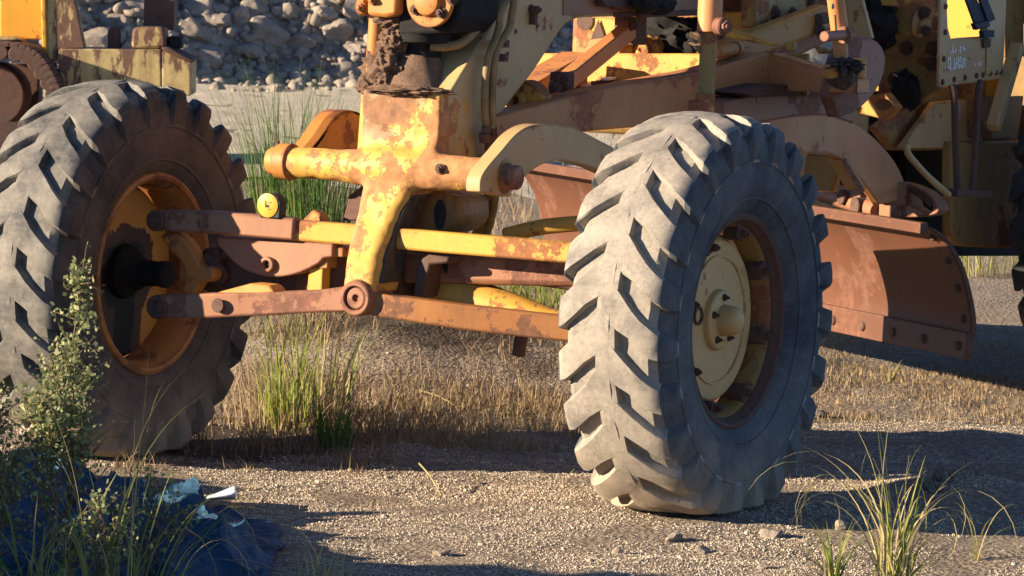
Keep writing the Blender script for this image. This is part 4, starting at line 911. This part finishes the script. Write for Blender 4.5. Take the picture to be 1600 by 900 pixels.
# hydraulic valve on the cab front
va = empty('hydraulic_valve', (0, 0, 0), GR)
m = MB(); m.prism(PL([(1378, 8), (1392, -5), (1440, 0), (1446, 20), (1444, 48), (1416, 58), (1390, 52), (1378, 30)], 'x', XC - .02), (-.16, 0, 0)); m.build('valve_body', mOlv, va, .02)
m = MB(); q = P(1443, 36, 'x', XC - .06); q2 = P(1462, 36, 'x', XC - .06); m.cyl(P(1434, 34, 'x', XC - .06), q, .06, 24); m.cyl(q, q2, .04, 24); m.bolt(q2, q2 - q, .03, .01); m.build('valve_spool', mTan, va, .004)
for a, b_ in ((1444, 18), (1445, 48), (1440, 22)):
    m = MB(); m.bolt(P(a, b_, 'x', XC - .02), (.5, 1, 0), .016, .02); m.build('bolt', mRst, va)
m = MB(); m.prism(PL([(1360, -10), (1440, -20), (1424, 5), (1412, 11), (1366, 8)], 'x', XC + .1), (-.02, 0, 0)); m.build('valve_cover', mYel, va, .004)
m = MB(); m.lump(P(1366, 22, 'x', XC + .05), .09, 3, .4, 7, 3); m.lump(P(1375, 48, 'x', XC), .07, 3, .4, 7, 9); m.build('hose_tangle', mBlk, va)
m = MB(); m.prism(PL([(1318, -40), (1336, -40), (1362, 60), (1322, 60)], 'x', XC + .5), (-.03, 0, 0)); m.build('sloping_plate', mTan, GR, .004)
# sunlit plate with a round hole beside the blade lift
m = MB(); pl = PL([(1335, 140), (1346, 136), (1360, 162), (1374, 185), (1340, 176)], 'x', XC + .35); m.prism(pl, (-.02, 0, 0)); m.build('guard_plate', mYel, GR, .003)
m = MB(); ct = P(1380, 162, 'x', XC + .2)
pl = [P(a, b_, 'x', XC + .2) for a, b_ in ((1352, 150), (1382, 145), (1394, 160), (1400, 168), (1388, 182), (1376, 190), (1362, 172))]
hl = [P(1381 + 13 * math.cos(t), 163 + 8 * math.sin(t), 'x', XC + .2) for t in [i * math.pi / 10 for i in range(20)]]
m.prism(pl, (-.07, 0, 0), [hl]); m.build('cup_bracket', mOrg, GR, .004)
m = MB(); m.lump(P(1416, 142, 'x', XC - .2), .065, 3, .3, 6, 5, (.5, .9, 1.2)); m.build('rag_bundle', mBlk, GR)
m = MB()
for i in range(7): m.tube(smooth_path([P(1405 + i * 3, 120 + i, 'x', XC - .1 + .01 * i), P(1412 + i * 3, 135 + i, 'x', XC - .06), P(1406 + i * 3, 152 + i, 'x', XC - .1)], 4), .008, 6)
m.build('wire_bundle', mBlk, GR)
tubep('bent_wire', [(1396, 116, 'x', XC - .15), (1408, 122, 'x', XC - .12), (1420, 126, 'x', XC - .12)], .004, mTan, GR)
# frame and tank below the cab
m = MB(); m.prism(PL([(1372, 200), (1468, 136), (1565, 120), (1570, 150), (1500, 235), (1400, 235)], 'y', .30), (0, -.05, 0)); m.build('lower_frame', mOlv, GR, .008)
m = MB(); m.prism(PL([(1462, 160), (1540, 152), (1536, 232), (1410, 232)], 'y', .36), (0, -.03, 0)); m.build('belly_plate', mTan, GR, .005)
m = MB(); m.prism(PL([(1532, 120), (1545, 118), (1545, 215), (1532, 215)], 'y', .42), (0, -.1, 0)); m.build('frame_upright', mOlv, GR, .005)
tk = smooth2([(1488, 222), (1488, 330), (1489, 366), (1498, 381), (1516, 386), (1580, 388)], 3); tk += [(1610, 388), (1610, 218)]
m = MB(); m.prism(PL(tk, 'y', .40), (0, -.05, 0)); m.build('fuel_tank', mOlv, GR, .012)
m = MB(); m.prism(PL([(1330, 215), (1640, 205), (1640, 400), (1480, 400), (1330, 330)], 'y', .05), (0, -.05, 0)); m.build('belly_shade_sheet', mDkS, GR)  # black sheet put in for the deep shade under the cab
m = MB(); m.beam(P(1590, 70, 'y', .52), P(1552, 200, 'y', .52), .05, .05, (0, 1, 0)); m.build('brace_bar', mTan, GR, .004)
m = MB(); m.prism(PL([(1572, 90), (1600, 85), (1600, -60), (1568, -60)], 'y', .25), (0, -.04, 0)); m.build('cab_post', mOlv, GR, .004)
m = MB(); m.prism(PL([(1556, 152), (1600, 150), (1590, 218), (1548, 218)], 'y', .36), (0, -.03, 0)); m.build('mudguard_plate', mTan, GR, .004)
tubep('step_rail', [(1487, 132, 'y', .56), (1491, 150, 'y', .57), (1493, 220, 'y', .57), (1496, 306, 'y', .57)], .0145, mRst, GR)
tubep('step_rail', [(1532, 128, 'y', .56), (1528, 150, 'y', .57), (1525, 220, 'y', .57), (1518, 306, 'y', .57)], .0145, mRst, GR)
m = MB(); m.beam(P(1478, 300, 'y', .57), P(1534, 303, 'y', .57), .10, .03); m.build('step_plate', mRst, GR, .005)
tubep('control_lever', [(1416, 222, 'y', .62), (1418, 238, 'y', .62), (1428, 252, 'y', .62), (1450, 276, 'y', .62), (1482, 304, 'y', .62)], .013, mTan, GR)
# rear tandem wheel
rw = empty('rear_wheel', (0, 0, 0), GR)
rt_o = make_tyre('tyre', (-4.46, .80, .76), rw, mDark, 0, .1, mDark); rt_o.scale = (1.12, 1, 1.12)
m = MB(); m.lathe((0, 0, 0), (0, 1, 0), [(-.145, .342), (-.10, .322), (.115, .305), (.142, .328), (.165, .345), (.145, .362)], 60, False); o = m.build('rim', mRst, rw); o.location = (-4.46, .80, .76)
m = MB(); m.lathe((0, 0, 0), (0, 1, 0), [(-.02, .32), (.03, .30), (.05, .12), (.09, .1), (.1, .02)], 48); o = m.build('disc', mOlv, rw); o.location = (-4.46, .80, .76)

# tape measure on the tie bar
q = P(421, 322, 'x', .14); tm = MB(); tm.prism([q + Vector((-.0, .042 * a, .042 * b_)) for a, b_ in ((-.9, -1), (1, -1), (1.05, .3), (.75, .85), (.3, 1.02), (-.5, 1), (-1, .5))], (-.04, 0, 0))
o = tm.build('tape_measure', mBlackHole, None, .006); tag(o, 'small round yellow faced tape measure standing on the upper tie bar', 'tape measure')
m = MB(); m.lathe(q + Vector((0, -.006, .002)), (1, 0, 0), [(-.002, .040), (.003, .040), (.004, .038), (.004, .001)], 32); m.build('face', mDisc, o)
m = MB(); m.cyl(q + Vector((.004, -.004, 0)), q + Vector((.0055, -.004, 0)), .005, 14); m.box(q + Vector((.0045, -.012, .006)), (.002, .003, .022)); m.box(q + Vector((.0045, .004, .012)), (.002, .014, .002)); m.box(q + Vector((.0045, .002, -.010)), (.002, .012, .002)); m.build('emblem', mBlackHole, o)

# ------------------------------------------------------------------ crawler machine behind
CR = empty('crawler_machine', P(120, 250, 'z', 0)); tag(CR, 'stained cream and rust crawler machine parked behind the left front wheel', 'crawler')
cinv = -Vector(CR.location)
def cb(mb_, name, mat, bevel=.01, par=None):
    mb_.v = [tuple(Vector(p) + cinv) for p in mb_.v]; return mb_.build(name, mat, par or CR, bevel)
CD = Vector(CR.location); dn = -_d0
def C(px, py, dd=0.): return PP(px, py, CD - _d0 * dd, _d0)      # on an upright plane facing the camera, dd metres nearer
back = _d0
def cpoly(pts, dd, th): m_ = MB(); m_.prism([C(a, b_, dd) for a, b_ in pts], back * th); return m_
cb(cpoly([(92, 76), (252, 78), (252, 128), (252, 170), (92, 170)], 0, .5), 'counterweight', mDoz)
m = MB(); m.prism([C(253, 79, 0), C(298, 96, 0) , C(298, 150, 0), C(253, 150, 0)], back * .5); cb(m, 'counterweight_end', mDoz)
cb(cpoly([(251, 74), (262, 74), (302, 94), (300, 99), (258, 82)], .02, .5), 'rim_plate', mRst)
pl = smooth2([(204, 76), (206, 50), (212, 43), (230, 42), (252, 43), (258, 50), (260, 76)], 3); cb(cpoly(pl, -.1, .3), 'cover_hood', mDoz, .03)
cb(cpoly([(262, 57), (283, 58), (284, 76), (262, 76)], -.15, .2), 'dark_fitting', mBlk)
cb(cpoly([(226, -60), (276, -60), (272, 48), (224, 44)], -.45, .2), 'upright_post', mRst)
cb(cpoly([(0, -60), (68, -60), (68, 62), (0, 62)], -.25, .3), 'yellow_arm', mDzY)
m = MB(); m.prism([C(62, -60, .0), C(70, -60, .0), C(74, 92, .0), C(66, 90, .0)], back * .3); cb(m, 'arm_edge', mDzY)
cb(cpoly([(70, -60), (105, -60), (133, 76), (88, 78), (88, 96), (74, 92)], -.02, .12), 'arm_plate', mDoz)
cb(cpoly([(-80, 62), (-10, 62), (35, 62), (35, 72), (-80, 72)], .0, .3), 'ledge', mRst)
cb(cpoly([(-80, 60), (20, 58), (34, 63), (-80, 66)], .05, .3), 'ledge_top', mWht if False else mDoz)
cb(cpoly([(168, 76), (168, 48), (176, 41), (186, 44), (188, 76)], -.2, .12), 'lug', mRst)
# track: shoes round an idler
tr = empty('track', (0, 0, 0), CR)
cen = C(8, 128, .35)
tp = smooth_path([C(a, b_, .3) for a, b_ in ((-90, 66), (-20, 68), (30, 72), (58, 84), (78, 110), (92, 140), (98, 170), (90, 200), (60, 222), (-20, 232))], 3)
for i in range(0, len(tp) - 1):
    p_, q_ = tp[i], tp[i + 1]; d = (q_ - p_).normalized(); nrm = d.cross(back).normalized()
    mid = (p_ + q_) / 2; mm = Matrix((d, back, nrm)).transposed()
    m = MB(); m.box(mid + back * .2, ((q_ - p_).length * .93, .46, .03), mm); m.box(mid + back * .2 - nrm * .03, (.03, .46, .05), mm); cb(m, 'shoe', mRst, .005, tr)
m = MB()
for i in range(0, len(tp) - 2, 2):
    p_ = tp[i] + (cen - tp[i]).normalized() * .06; m.cyl(p_ - back * .02, p_ + back * .3, .055, 14)
cb(m, 'track_links', mRst, .006, tr)
m = MB(); m.lathe(C(-10, 150, .1), back, [(0, .22), (.06, .24), (.30, .24), (.36, .2)], 32); cb(m, 'idler', mRst, .01, tr)
m = MB(); m.lathe(C(52, 240, 1.2), VR * -1, [(0, .20), (.04, .22), (.5, .22)], 32); cb(m, 'rusty_drum', mRst, .01)
cb(cpoly([(98, 140), (260, 140), (260, 205), (98, 205)], -.35, .3), 'undercarriage', mRst)
cb(cpoly([(-80, 100), (60, 100), (60, 240), (-80, 240)], -.35, .3), 'side_frame', mRst)

# ------------------------------------------------------------------ plants
def blades(n, base, spread, h, hvar, width, lean, curl, rng, nseg=14, az=None, tipdrop=0.):
    """ribbons: returns vertices (n, 2*(nseg+1), 3) and faces"""
    base = np.asarray(base, float)
    if base.ndim == 1:
        r = np.sqrt(rng.uniform(0, 1, n)) * spread; a = rng.uniform(0, 2 * np.pi, n)
        B = np.stack([base[0] + r * np.cos(a), base[1] + r * np.sin(a), np.full(n, base[2])], 1)
        A = a + rng.normal(0, .9, n) if az is None else az + rng.normal(0, .8, n)
        B[:, 2] = [gz(x, y) for x, y in B[:, :2]]
    else:
        B = base; n = len(B); A = rng.uniform(0, 2 * np.pi, n) if az is None else az + rng.normal(0, .8, n)
    H = h * (1 - hvar * rng.random(n)); L0 = np.abs(rng.normal(0, lean, n)); CU = np.abs(rng.normal(curl, curl * .5 + .02, n))
    W = width * rng.uniform(.6, 1.2, n)
    pts = np.zeros((n, nseg + 1, 3)); pts[:, 0] = B; th = L0.copy()
    for k_ in range(nseg):
        step = H / nseg
        dx = np.sin(th); dz = np.cos(th)
        pts[:, k_ + 1] = pts[:, k_] + np.stack([dx * np.cos(A) * step, dx * np.sin(A) * step, dz * step], 1)
        th = th + CU / nseg * (.3 + 2.4 * k_ / nseg); A = A + rng.normal(0, .07, n)
    side = np.stack([-np.sin(A + rng.uniform(-1, 1, n)), np.cos(A), np.zeros(n)], 1)
    tw = rng.uniform(-1.2, 1.2, n); side = side * np.cos(tw)[:, None] + np.stack([np.cos(A), np.sin(A), np.zeros(n)], 1) * np.sin(tw)[:, None]
    V_ = np.zeros((n, nseg + 1, 2, 3))
    for k_ in range(nseg + 1):
        ww = (W * (1 - (k_ / nseg) ** 1.6) + .0004)[:, None]
        V_[:, k_, 0] = pts[:, k_] - side * ww / 2; V_[:, k_, 1] = pts[:, k_] + side * ww / 2
    one = np.array([(2 * k_, 2 * k_ + 1, 2 * k_ + 3, 2 * k_ + 2) for k_ in range(nseg)])
    F_ = (one[None] + (np.arange(n) * 2 * (nseg + 1))[:, None, None]).reshape(-1, 4)
    return V_.reshape(n, -1, 3), F_
def tuft(name, px, py, spec, label, group=None, cat='grass'):
    p = P(px, py, 'z', 0); z0 = gz(p.x, p.y); parts = []
    root = None
    for i, (n, spread, h_, hv, wd, ln, cu, mt, pname) in enumerate(spec):
        V_, F_ = blades(n, (p.x, p.y, z0), spread, h_, hv, wd, ln, cu, RNG)
        V_ = V_ - np.array([p.x, p.y, z0])
        if root is None:
            root = np_mesh(name, V_, F_, mt); root.location = (p.x, p.y, z0); tag(root, label, cat, group)
        else: np_mesh(pname, V_, F_, mt, root)
    return root
# tall rush clump behind the left wheel
tuft('rush_clump', 440, 432, [(280, .16, 1.15, .5, .0065, .12, .3, mRush, ''), (90, .14, 1.5, .25, .0035, .16, 1.5, mRush, 'arching_blades')], 'tall dark green rush clump behind the tie bar right of the left wheel')
tuft('rush_clump', 500, 440, [(190, .14, 1.05, .5, .0065, .14, .35, mRush, ''), (60, .12, 1.45, .25, .0035, .2, 1.5, mRush, 'arching_blades')], 'dark green rush clump just left of the bolster post')
tuft('grass_tuft', 450, 668, [(80, .11, .56, .6, .008, .12, .4, mGreen, ''), (110, .22, .42, .6, .0045, .4, 1.2, mStraw, 'dry_blades')], 'bright yellow green grass tuft under the lean bar')
tuft('grass_tuft', 512, 655, [(60, .10, .50, .6, .007, .18, .6, mMixed, ''), (110, .24, .40, .6, .0045, .45, 1.3, mStraw, 'dry_blades')], 'straw mixed grass tuft below the centre pivot pin')
tuft('grass_tuft', 520, 702, [(80, .06, .22, .5, .006, .25, .5, mRush, '')], 'short dark green tuft in shade at the feet of the straw mixed tuft')
tuft('grass_tuft', 655, 560, [(50, .07, .40, .5, .006, .12, .4, mMixed, '')], 'thin green tuft beyond the bars left of the jack stub, the leftmost of two')
tuft('grass_tuft', 690, 562, [(40, .05, .36, .5, .006, .12, .4, mGreen, '')], 'thin green tuft beyond the bars, right beside another thin tuft')
tuft('grass_tuft', 820, 570, [(70, .12, .38, .5, .006, .25, .7, mGreen, '')], 'green tuft around the jack stub left of the near tyre')
tuft('grass_tuft', 880, 500, [(90, .14, .5, .5, .006, .25, .7, mGreen, '')], 'green tuft seen between the axle arm and the near tyre')
tuft('grass_tuft', 1545, 430, [(110, .25, .35, .5, .006, .25, .7, mMixed, '')], 'grey green tuft in deep shade by the rear wheel')
tuft('grass_tuft', 1391, 603, [(14, .015, .11, .5, .006, .2, .6, mMixed, '')], 'tiny green sprout standing alone on the gravel below the blade end')
# arching tuft in the right foreground
tuft('grass_tuft', 1396, 905, [(13, .04, .40, .5, .013, .10, .4, mGreen, ''), (30, .05, .74, .5, .0065, .22, 2.1, mPale, 'curled_blades'), (26, .06, .36, .4, .006, .55, 1.9, mMixed, 'fallen_blades')], 'tall arching green and straw grass tuft in the right foreground')
tuft('grass_tuft', 1302, 912, [(16, .025, .2, .4, .009, .2, .6, mGreen, ''), (14, .03, .3, .4, .006, .5, 1.7, mPale, 'curled_blades')], 'small green tuft left of the tall arching tuft')
tuft('grass_tuft', 1522, 872, [(6, .02, .3, .3, .007, .3, 1.7, mMixed, '')], 'few bent blades right of the tall arching tuft')
# tuft at the bottom by the tarpaulin corner
tuft('grass_tuft', 500, 920, [(40, .09, .16, .5, .006, .25, .8, mPale, '')], 'pale straw tuft at the bottom edge beside the tarpaulin corner')
tuft('grass_tuft', 180, 960, [(40, .10, .85, .4, .007, .55, 1.5, mMixed, ''), (10, .15, .45, .4, .012, .35, .9, mGreen, 'green_blades'), (24, .2, .6, .4, .005, .5, 1.6, mPale, 'dry_blades')], 'long arching pale grass spreading over the tarpaulin')
tuft('grass_tuft', 40, 950, [(22, .12, .42, .4, .012, .3, .8, mGreen, ''), (20, .12, .4, .4, .008, .4, 1.1, mPale, 'dry_blades')], 'broad bladed green grass in the bottom left corner')

# dry stubble as ground cover
def patch(n, pxr, pyr, h_, wd, ln, cu, mt, name, label, dens=None, power=1.):
    pts = []
    while len(pts) < n:
        a = RNG.uniform(*pxr); b_ = pyr[0] + (pyr[1] - pyr[0]) * RNG.random() ** power; p = P(a, b_, 'z', 0)
        q = fbm(p.x, p.y, 2.4, 3, 12)
        if q < RNG.uniform(-.35, .35) - .05: continue
        if dens and RNG.random() > dens(a, b_): continue
        pts.append((p.x, p.y, gz(p.x, p.y) - .004))
    V_, F_ = blades(0, np.array(pts), 0, h_, .75, wd, ln, cu, RNG, 4)
    o_ = np_mesh(name, V_, F_, mt); tag(o_, label, 'dry grass', kind='stuff'); return o_
patch(6500, (350, 930), (565, 705), .07, .004, .35, .6, mStraw, 'dry_grass', 'dry straw stubble under the front axle', lambda a, b_: 1. if b_ > 628 and a > 560 else .22)
patch(2800, (340, 930), (515, 650), .20, .0035, .8, 1.6, mDead, 'dry_grass', 'tangled dead grass stalks on the low bank under the axle')
patch(7000, (1240, 1700), (520, 660), .04, .004, .35, .5, mStraw, 'dry_grass', 'short straw stubble on the ground below the blade')
patch(2200, (180, 620), (640, 740), .12, .004, .5, .8, mDead, 'dry_grass', 'brown dead grass in the shade behind the left wheel')
patch(1600, (330, 1700), (690, 800), .04, .003, .3, .5, mStraw, 'dry_grass', 'sparse straw stalks on the gravel strip')
patch(5000, (-50, 1700), (180, 500), .2, .008, .35, .7, mStraw, 'dry_grass', 'scattered dry grass over the far yard', lambda a, b_: (1. if 600 < a < 1250 or (b_ > 400 and a < 1250) else .0))

# clod ridge with straw on the right
m = MB()
for i in range(46):
    t = i / 45; p = P(1430 + 140 * t + random.uniform(-8, 8), 790 - 40 * t + random.uniform(-8, 8), 'z', .0); r = random.uniform(.008, .022)
    m.lump((p.x, p.y, gz(p.x, p.y) + r * .4), r, 2, .5, 8, i)
o = m.build('clod_ridge', mGround, ang=70); tag(o, 'low ridge of pale earth clods beside the arching grass tuft', 'soil clods', kind='stuff')

# shrubs in the left foreground
def shrub(px, py, H, W, nleaf, label, seed, low=.38, stems=4):
    rng = np.random.default_rng(seed); p = P(px, py, 'z', 0); base = Vector((p.x, p.y, gz(p.x, p.y)))
    root = empty('shrub', base); tag(root, label, 'shrub', 'grey green shrubs at the tarpaulin')
    tw = MB(); tips = []
    for k_ in range(stems):
        a0 = rng.uniform(0, 6.28); hk = H * (1 if k_ == 0 else rng.uniform(.6, .85)); off = 0 if k_ == 0 else W * rng.uniform(.25, .6)
        pts = [Vector((off * math.cos(a0) * min(1, t * 1.6) + rng.normal(0, .008), off * math.sin(a0) * min(1, t * 1.6) + rng.normal(0, .008), hk * t)) for t in np.linspace(0, 1, 9)]
        pts = smooth_path(pts, 3); n_ = len(pts); tw.tube(pts, [.0065 * (1 - .8 * i / n_) for i in range(n_)], 5)
        for _ in range(int(30 * hk / .8)):
            t = low * .6 + (1 - low * .6) * rng.random() ** .85; q = pts[min(n_ - 1, int(t * (n_ - 1)))]
            a = rng.uniform(0, 6.28); ln = W * (.95 - .75 * t) * rng.uniform(.5, 1.15); d = Vector((math.cos(a), math.sin(a), rng.uniform(.5, 1.3))).normalized()
            b1 = q + d * ln * .5 + Vector(rng.normal(0, .008, 3)); b2 = q + d * ln + Vector(rng.normal(0, .012, 3)) + Vector((0, 0, ln * .25)); tw.tube([q, b1, b2], [.0026, .002, .0012], 4)
            if t > low or rng.random() < .25:
                for f_ in np.linspace(.25, 1, 6): tips.append((q.lerp(b1, f_ * 2) if f_ < .5 else b1.lerp(b2, f_ * 2 - 1)))
            for _k in range(2):
                e_ = b1 + Vector(rng.normal(0, .04, 3)) + Vector((0, 0, .03)); tw.tube([b1, e_], [.0016, .001], 4)
                if t > low: tips += [b1.lerp(e_, .5), e_]
        if k_ == 0: tips += [pts[-1], pts[-2], pts[-3]] * 3
    tw.build('stem', mTwig, root)
    n = nleaf; V_ = np.zeros((n, 4, 3))
    for i in range(n):
        c_ = np.array(tips[rng.integers(len(tips))]) + rng.normal(0, .011, 3)
        d = rng.normal(size=3); d[2] = abs(d[2]); d /= np.linalg.norm(d); s_ = np.cross(d, rng.normal(size=3)); s_ /= np.linalg.norm(s_); l_ = rng.uniform(.009, .020); w_ = l_ * .40
        V_[i] = [c_, c_ + d * l_ * .5 + s_ * w_, c_ + d * l_, c_ + d * l_ * .5 - s_ * w_]
    F_ = np.arange(4 * n).reshape(n, 4)
    np_mesh('foliage', V_, F_, mLeaf, root); return root
shrub(108, 930, .90, .21, 3500, 'tall pointed grey green shrub in front of the left wheel', 5)
shrub(-8, 925, .58, .18, 1500, 'lower grey green shrub at the left edge of the picture', 9)
shrub(235, 930, .33, .16, 300, 'low half bare twiggy shrub over the tarpaulin', 14, .5, 5)
shrub(150, 960, .30, .16, 500, 'short leafy shrub at the foot of the tall pointed shrub', 21, .3, 4)

# crumpled tarpaulin
gu, gv = 280, 140; V = []
frng = np.random.default_rng(33); FOLD = []
for _ in range(34):
    px_, py_ = frng.uniform(-80, 440), frng.uniform(740, 950); c_ = P(px_, py_, 'z', 0); a_ = frng.normal(.9, .7) if frng.random() < .7 else frng.uniform(0, 3.14)
    FOLD.append((c_.x, c_.y, math.cos(a_), math.sin(a_), frng.uniform(.02, .06), frng.uniform(.02, .065), frng.uniform(.15, .5), frng.choice([-1, 1])))
for _ in range(90):
    px_, py_ = frng.uniform(-80, 440), frng.uniform(740, 950); c_ = P(px_, py_, 'z', 0); a_ = frng.uniform(0, 3.14)
    FOLD.append((c_.x, c_.y, math.cos(a_), math.sin(a_), frng.uniform(.008, .025), frng.uniform(.010, .03), frng.uniform(.06, .22), frng.choice([-1, 1])))
def folds(x, y):
    h = 0.
    for cx, cy, ca, sa, wd, am, ln, sg in FOLD:
        dx, dy = x - cx, y - cy; t = dx * ca + dy * sa; n_ = (-dx * sa + dy * ca + .05 * math.sin(t * 9)) * sg
        fall = max(0., 1 - (t / ln) ** 2)
        if fall: h += am * fall * (max(0., 1 - n_ / wd) if n_ > 0 else max(0., 1 + n_ / (wd * 4)))
    return h
for i in range(gu):
    for j in range(gv):
        u = i / (gu - 1); v = j / (gv - 1)
        px = -90 + 525 * u + 10 * math.sin(v * 11) + 6 * math.sin(v * 31); py = 960 - (960 - (752 + 70 * u ** 1.5)) * v + 7 * math.sin(u * 17) + 5 * math.sin(u * 41)
        p = P(px, py, 'z', 0); e = max(0., min(1, u / .02 + .3, (1 - u) / .06 + .08, v / .05 + .3, (1 - v) / .07 + .08))
        hgt = .10 * (1 - u) ** 1.3 * (.35 + .65 * v) + folds(p.x, p.y) + .012 * abs(fbm(p.x, p.y, 7, 2, 4))
        V.append((p.x + .02 * fbm(p.x, p.y, 5, 2, 31), p.y + .02 * fbm(p.x, p.y, 5, 2, 41), gz(p.x, p.y) + .012 + hgt * e))
ii, jj = np.meshgrid(np.arange(gu - 1), np.arange(gv - 1), indexing='ij'); b = (ii * gv + jj).ravel()
o = np_mesh('tarpaulin', V, np.stack([b, b + gv, b + gv + 1, b + 1], 1), mTarp, smooth=True); o.data.set_sharp_from_angle(angle=rad(25)); tag(o, 'crumpled dark blue tarpaulin lying in the left foreground', 'tarpaulin')
sm = o.modifiers.new('thickness', 'SOLIDIFY'); sm.thickness = .003
# white plastic scrap
V = []
for i in range(9):
    for j in range(7):
        px = 322 + 46 * i / 8; py = 783 - 24 * (j / 6) * (.25 + .75 * (i / 8) ** 1.2) - 2; p = P(px, py, 'x', .82 + .06 * math.sin(j * .7) + .02 * i / 8)
        V.append(p[:])
b = np.array([i * 7 + j for i in range(8) for j in range(6)]); o = np_mesh('plastic_scrap', V, np.stack([b, b + 7, b + 8, b + 1], 1), mSheet, smooth=True); tag(o, 'curled white plastic scrap at the edge of the tarpaulin', 'plastic scrap'); o.modifiers.new('thickness', 'SOLIDIFY').thickness = .002
# fallen dry stalks under the axle
for i, (a, b_, a2, b2, lab) in enumerate(((655, 620, 715, 634, 'pale dry stalk lying under the axle, the shorter one'), (740, 640, 815, 633, 'pale dry stalk lying flat near the tyre tread'), (655, 725, 690, 770, 'single bent straw stalk leaning on the gravel strip'))):
    p_ = P(a, b_, 'z', .03 if i < 2 else .06); q_ = P(a2, b2, 'z', .02); p_.z += gz(p_.x, p_.y); q_.z += gz(q_.x, q_.y) - .01
    m = MB(); mid = (p_ + q_) / 2 + Vector((0, 0, .01)); m.tube(smooth_path([p_, mid, q_], 4), .003, 6); o = m.build('dry_stalk', mPale); tag(o, lab, 'stalk')
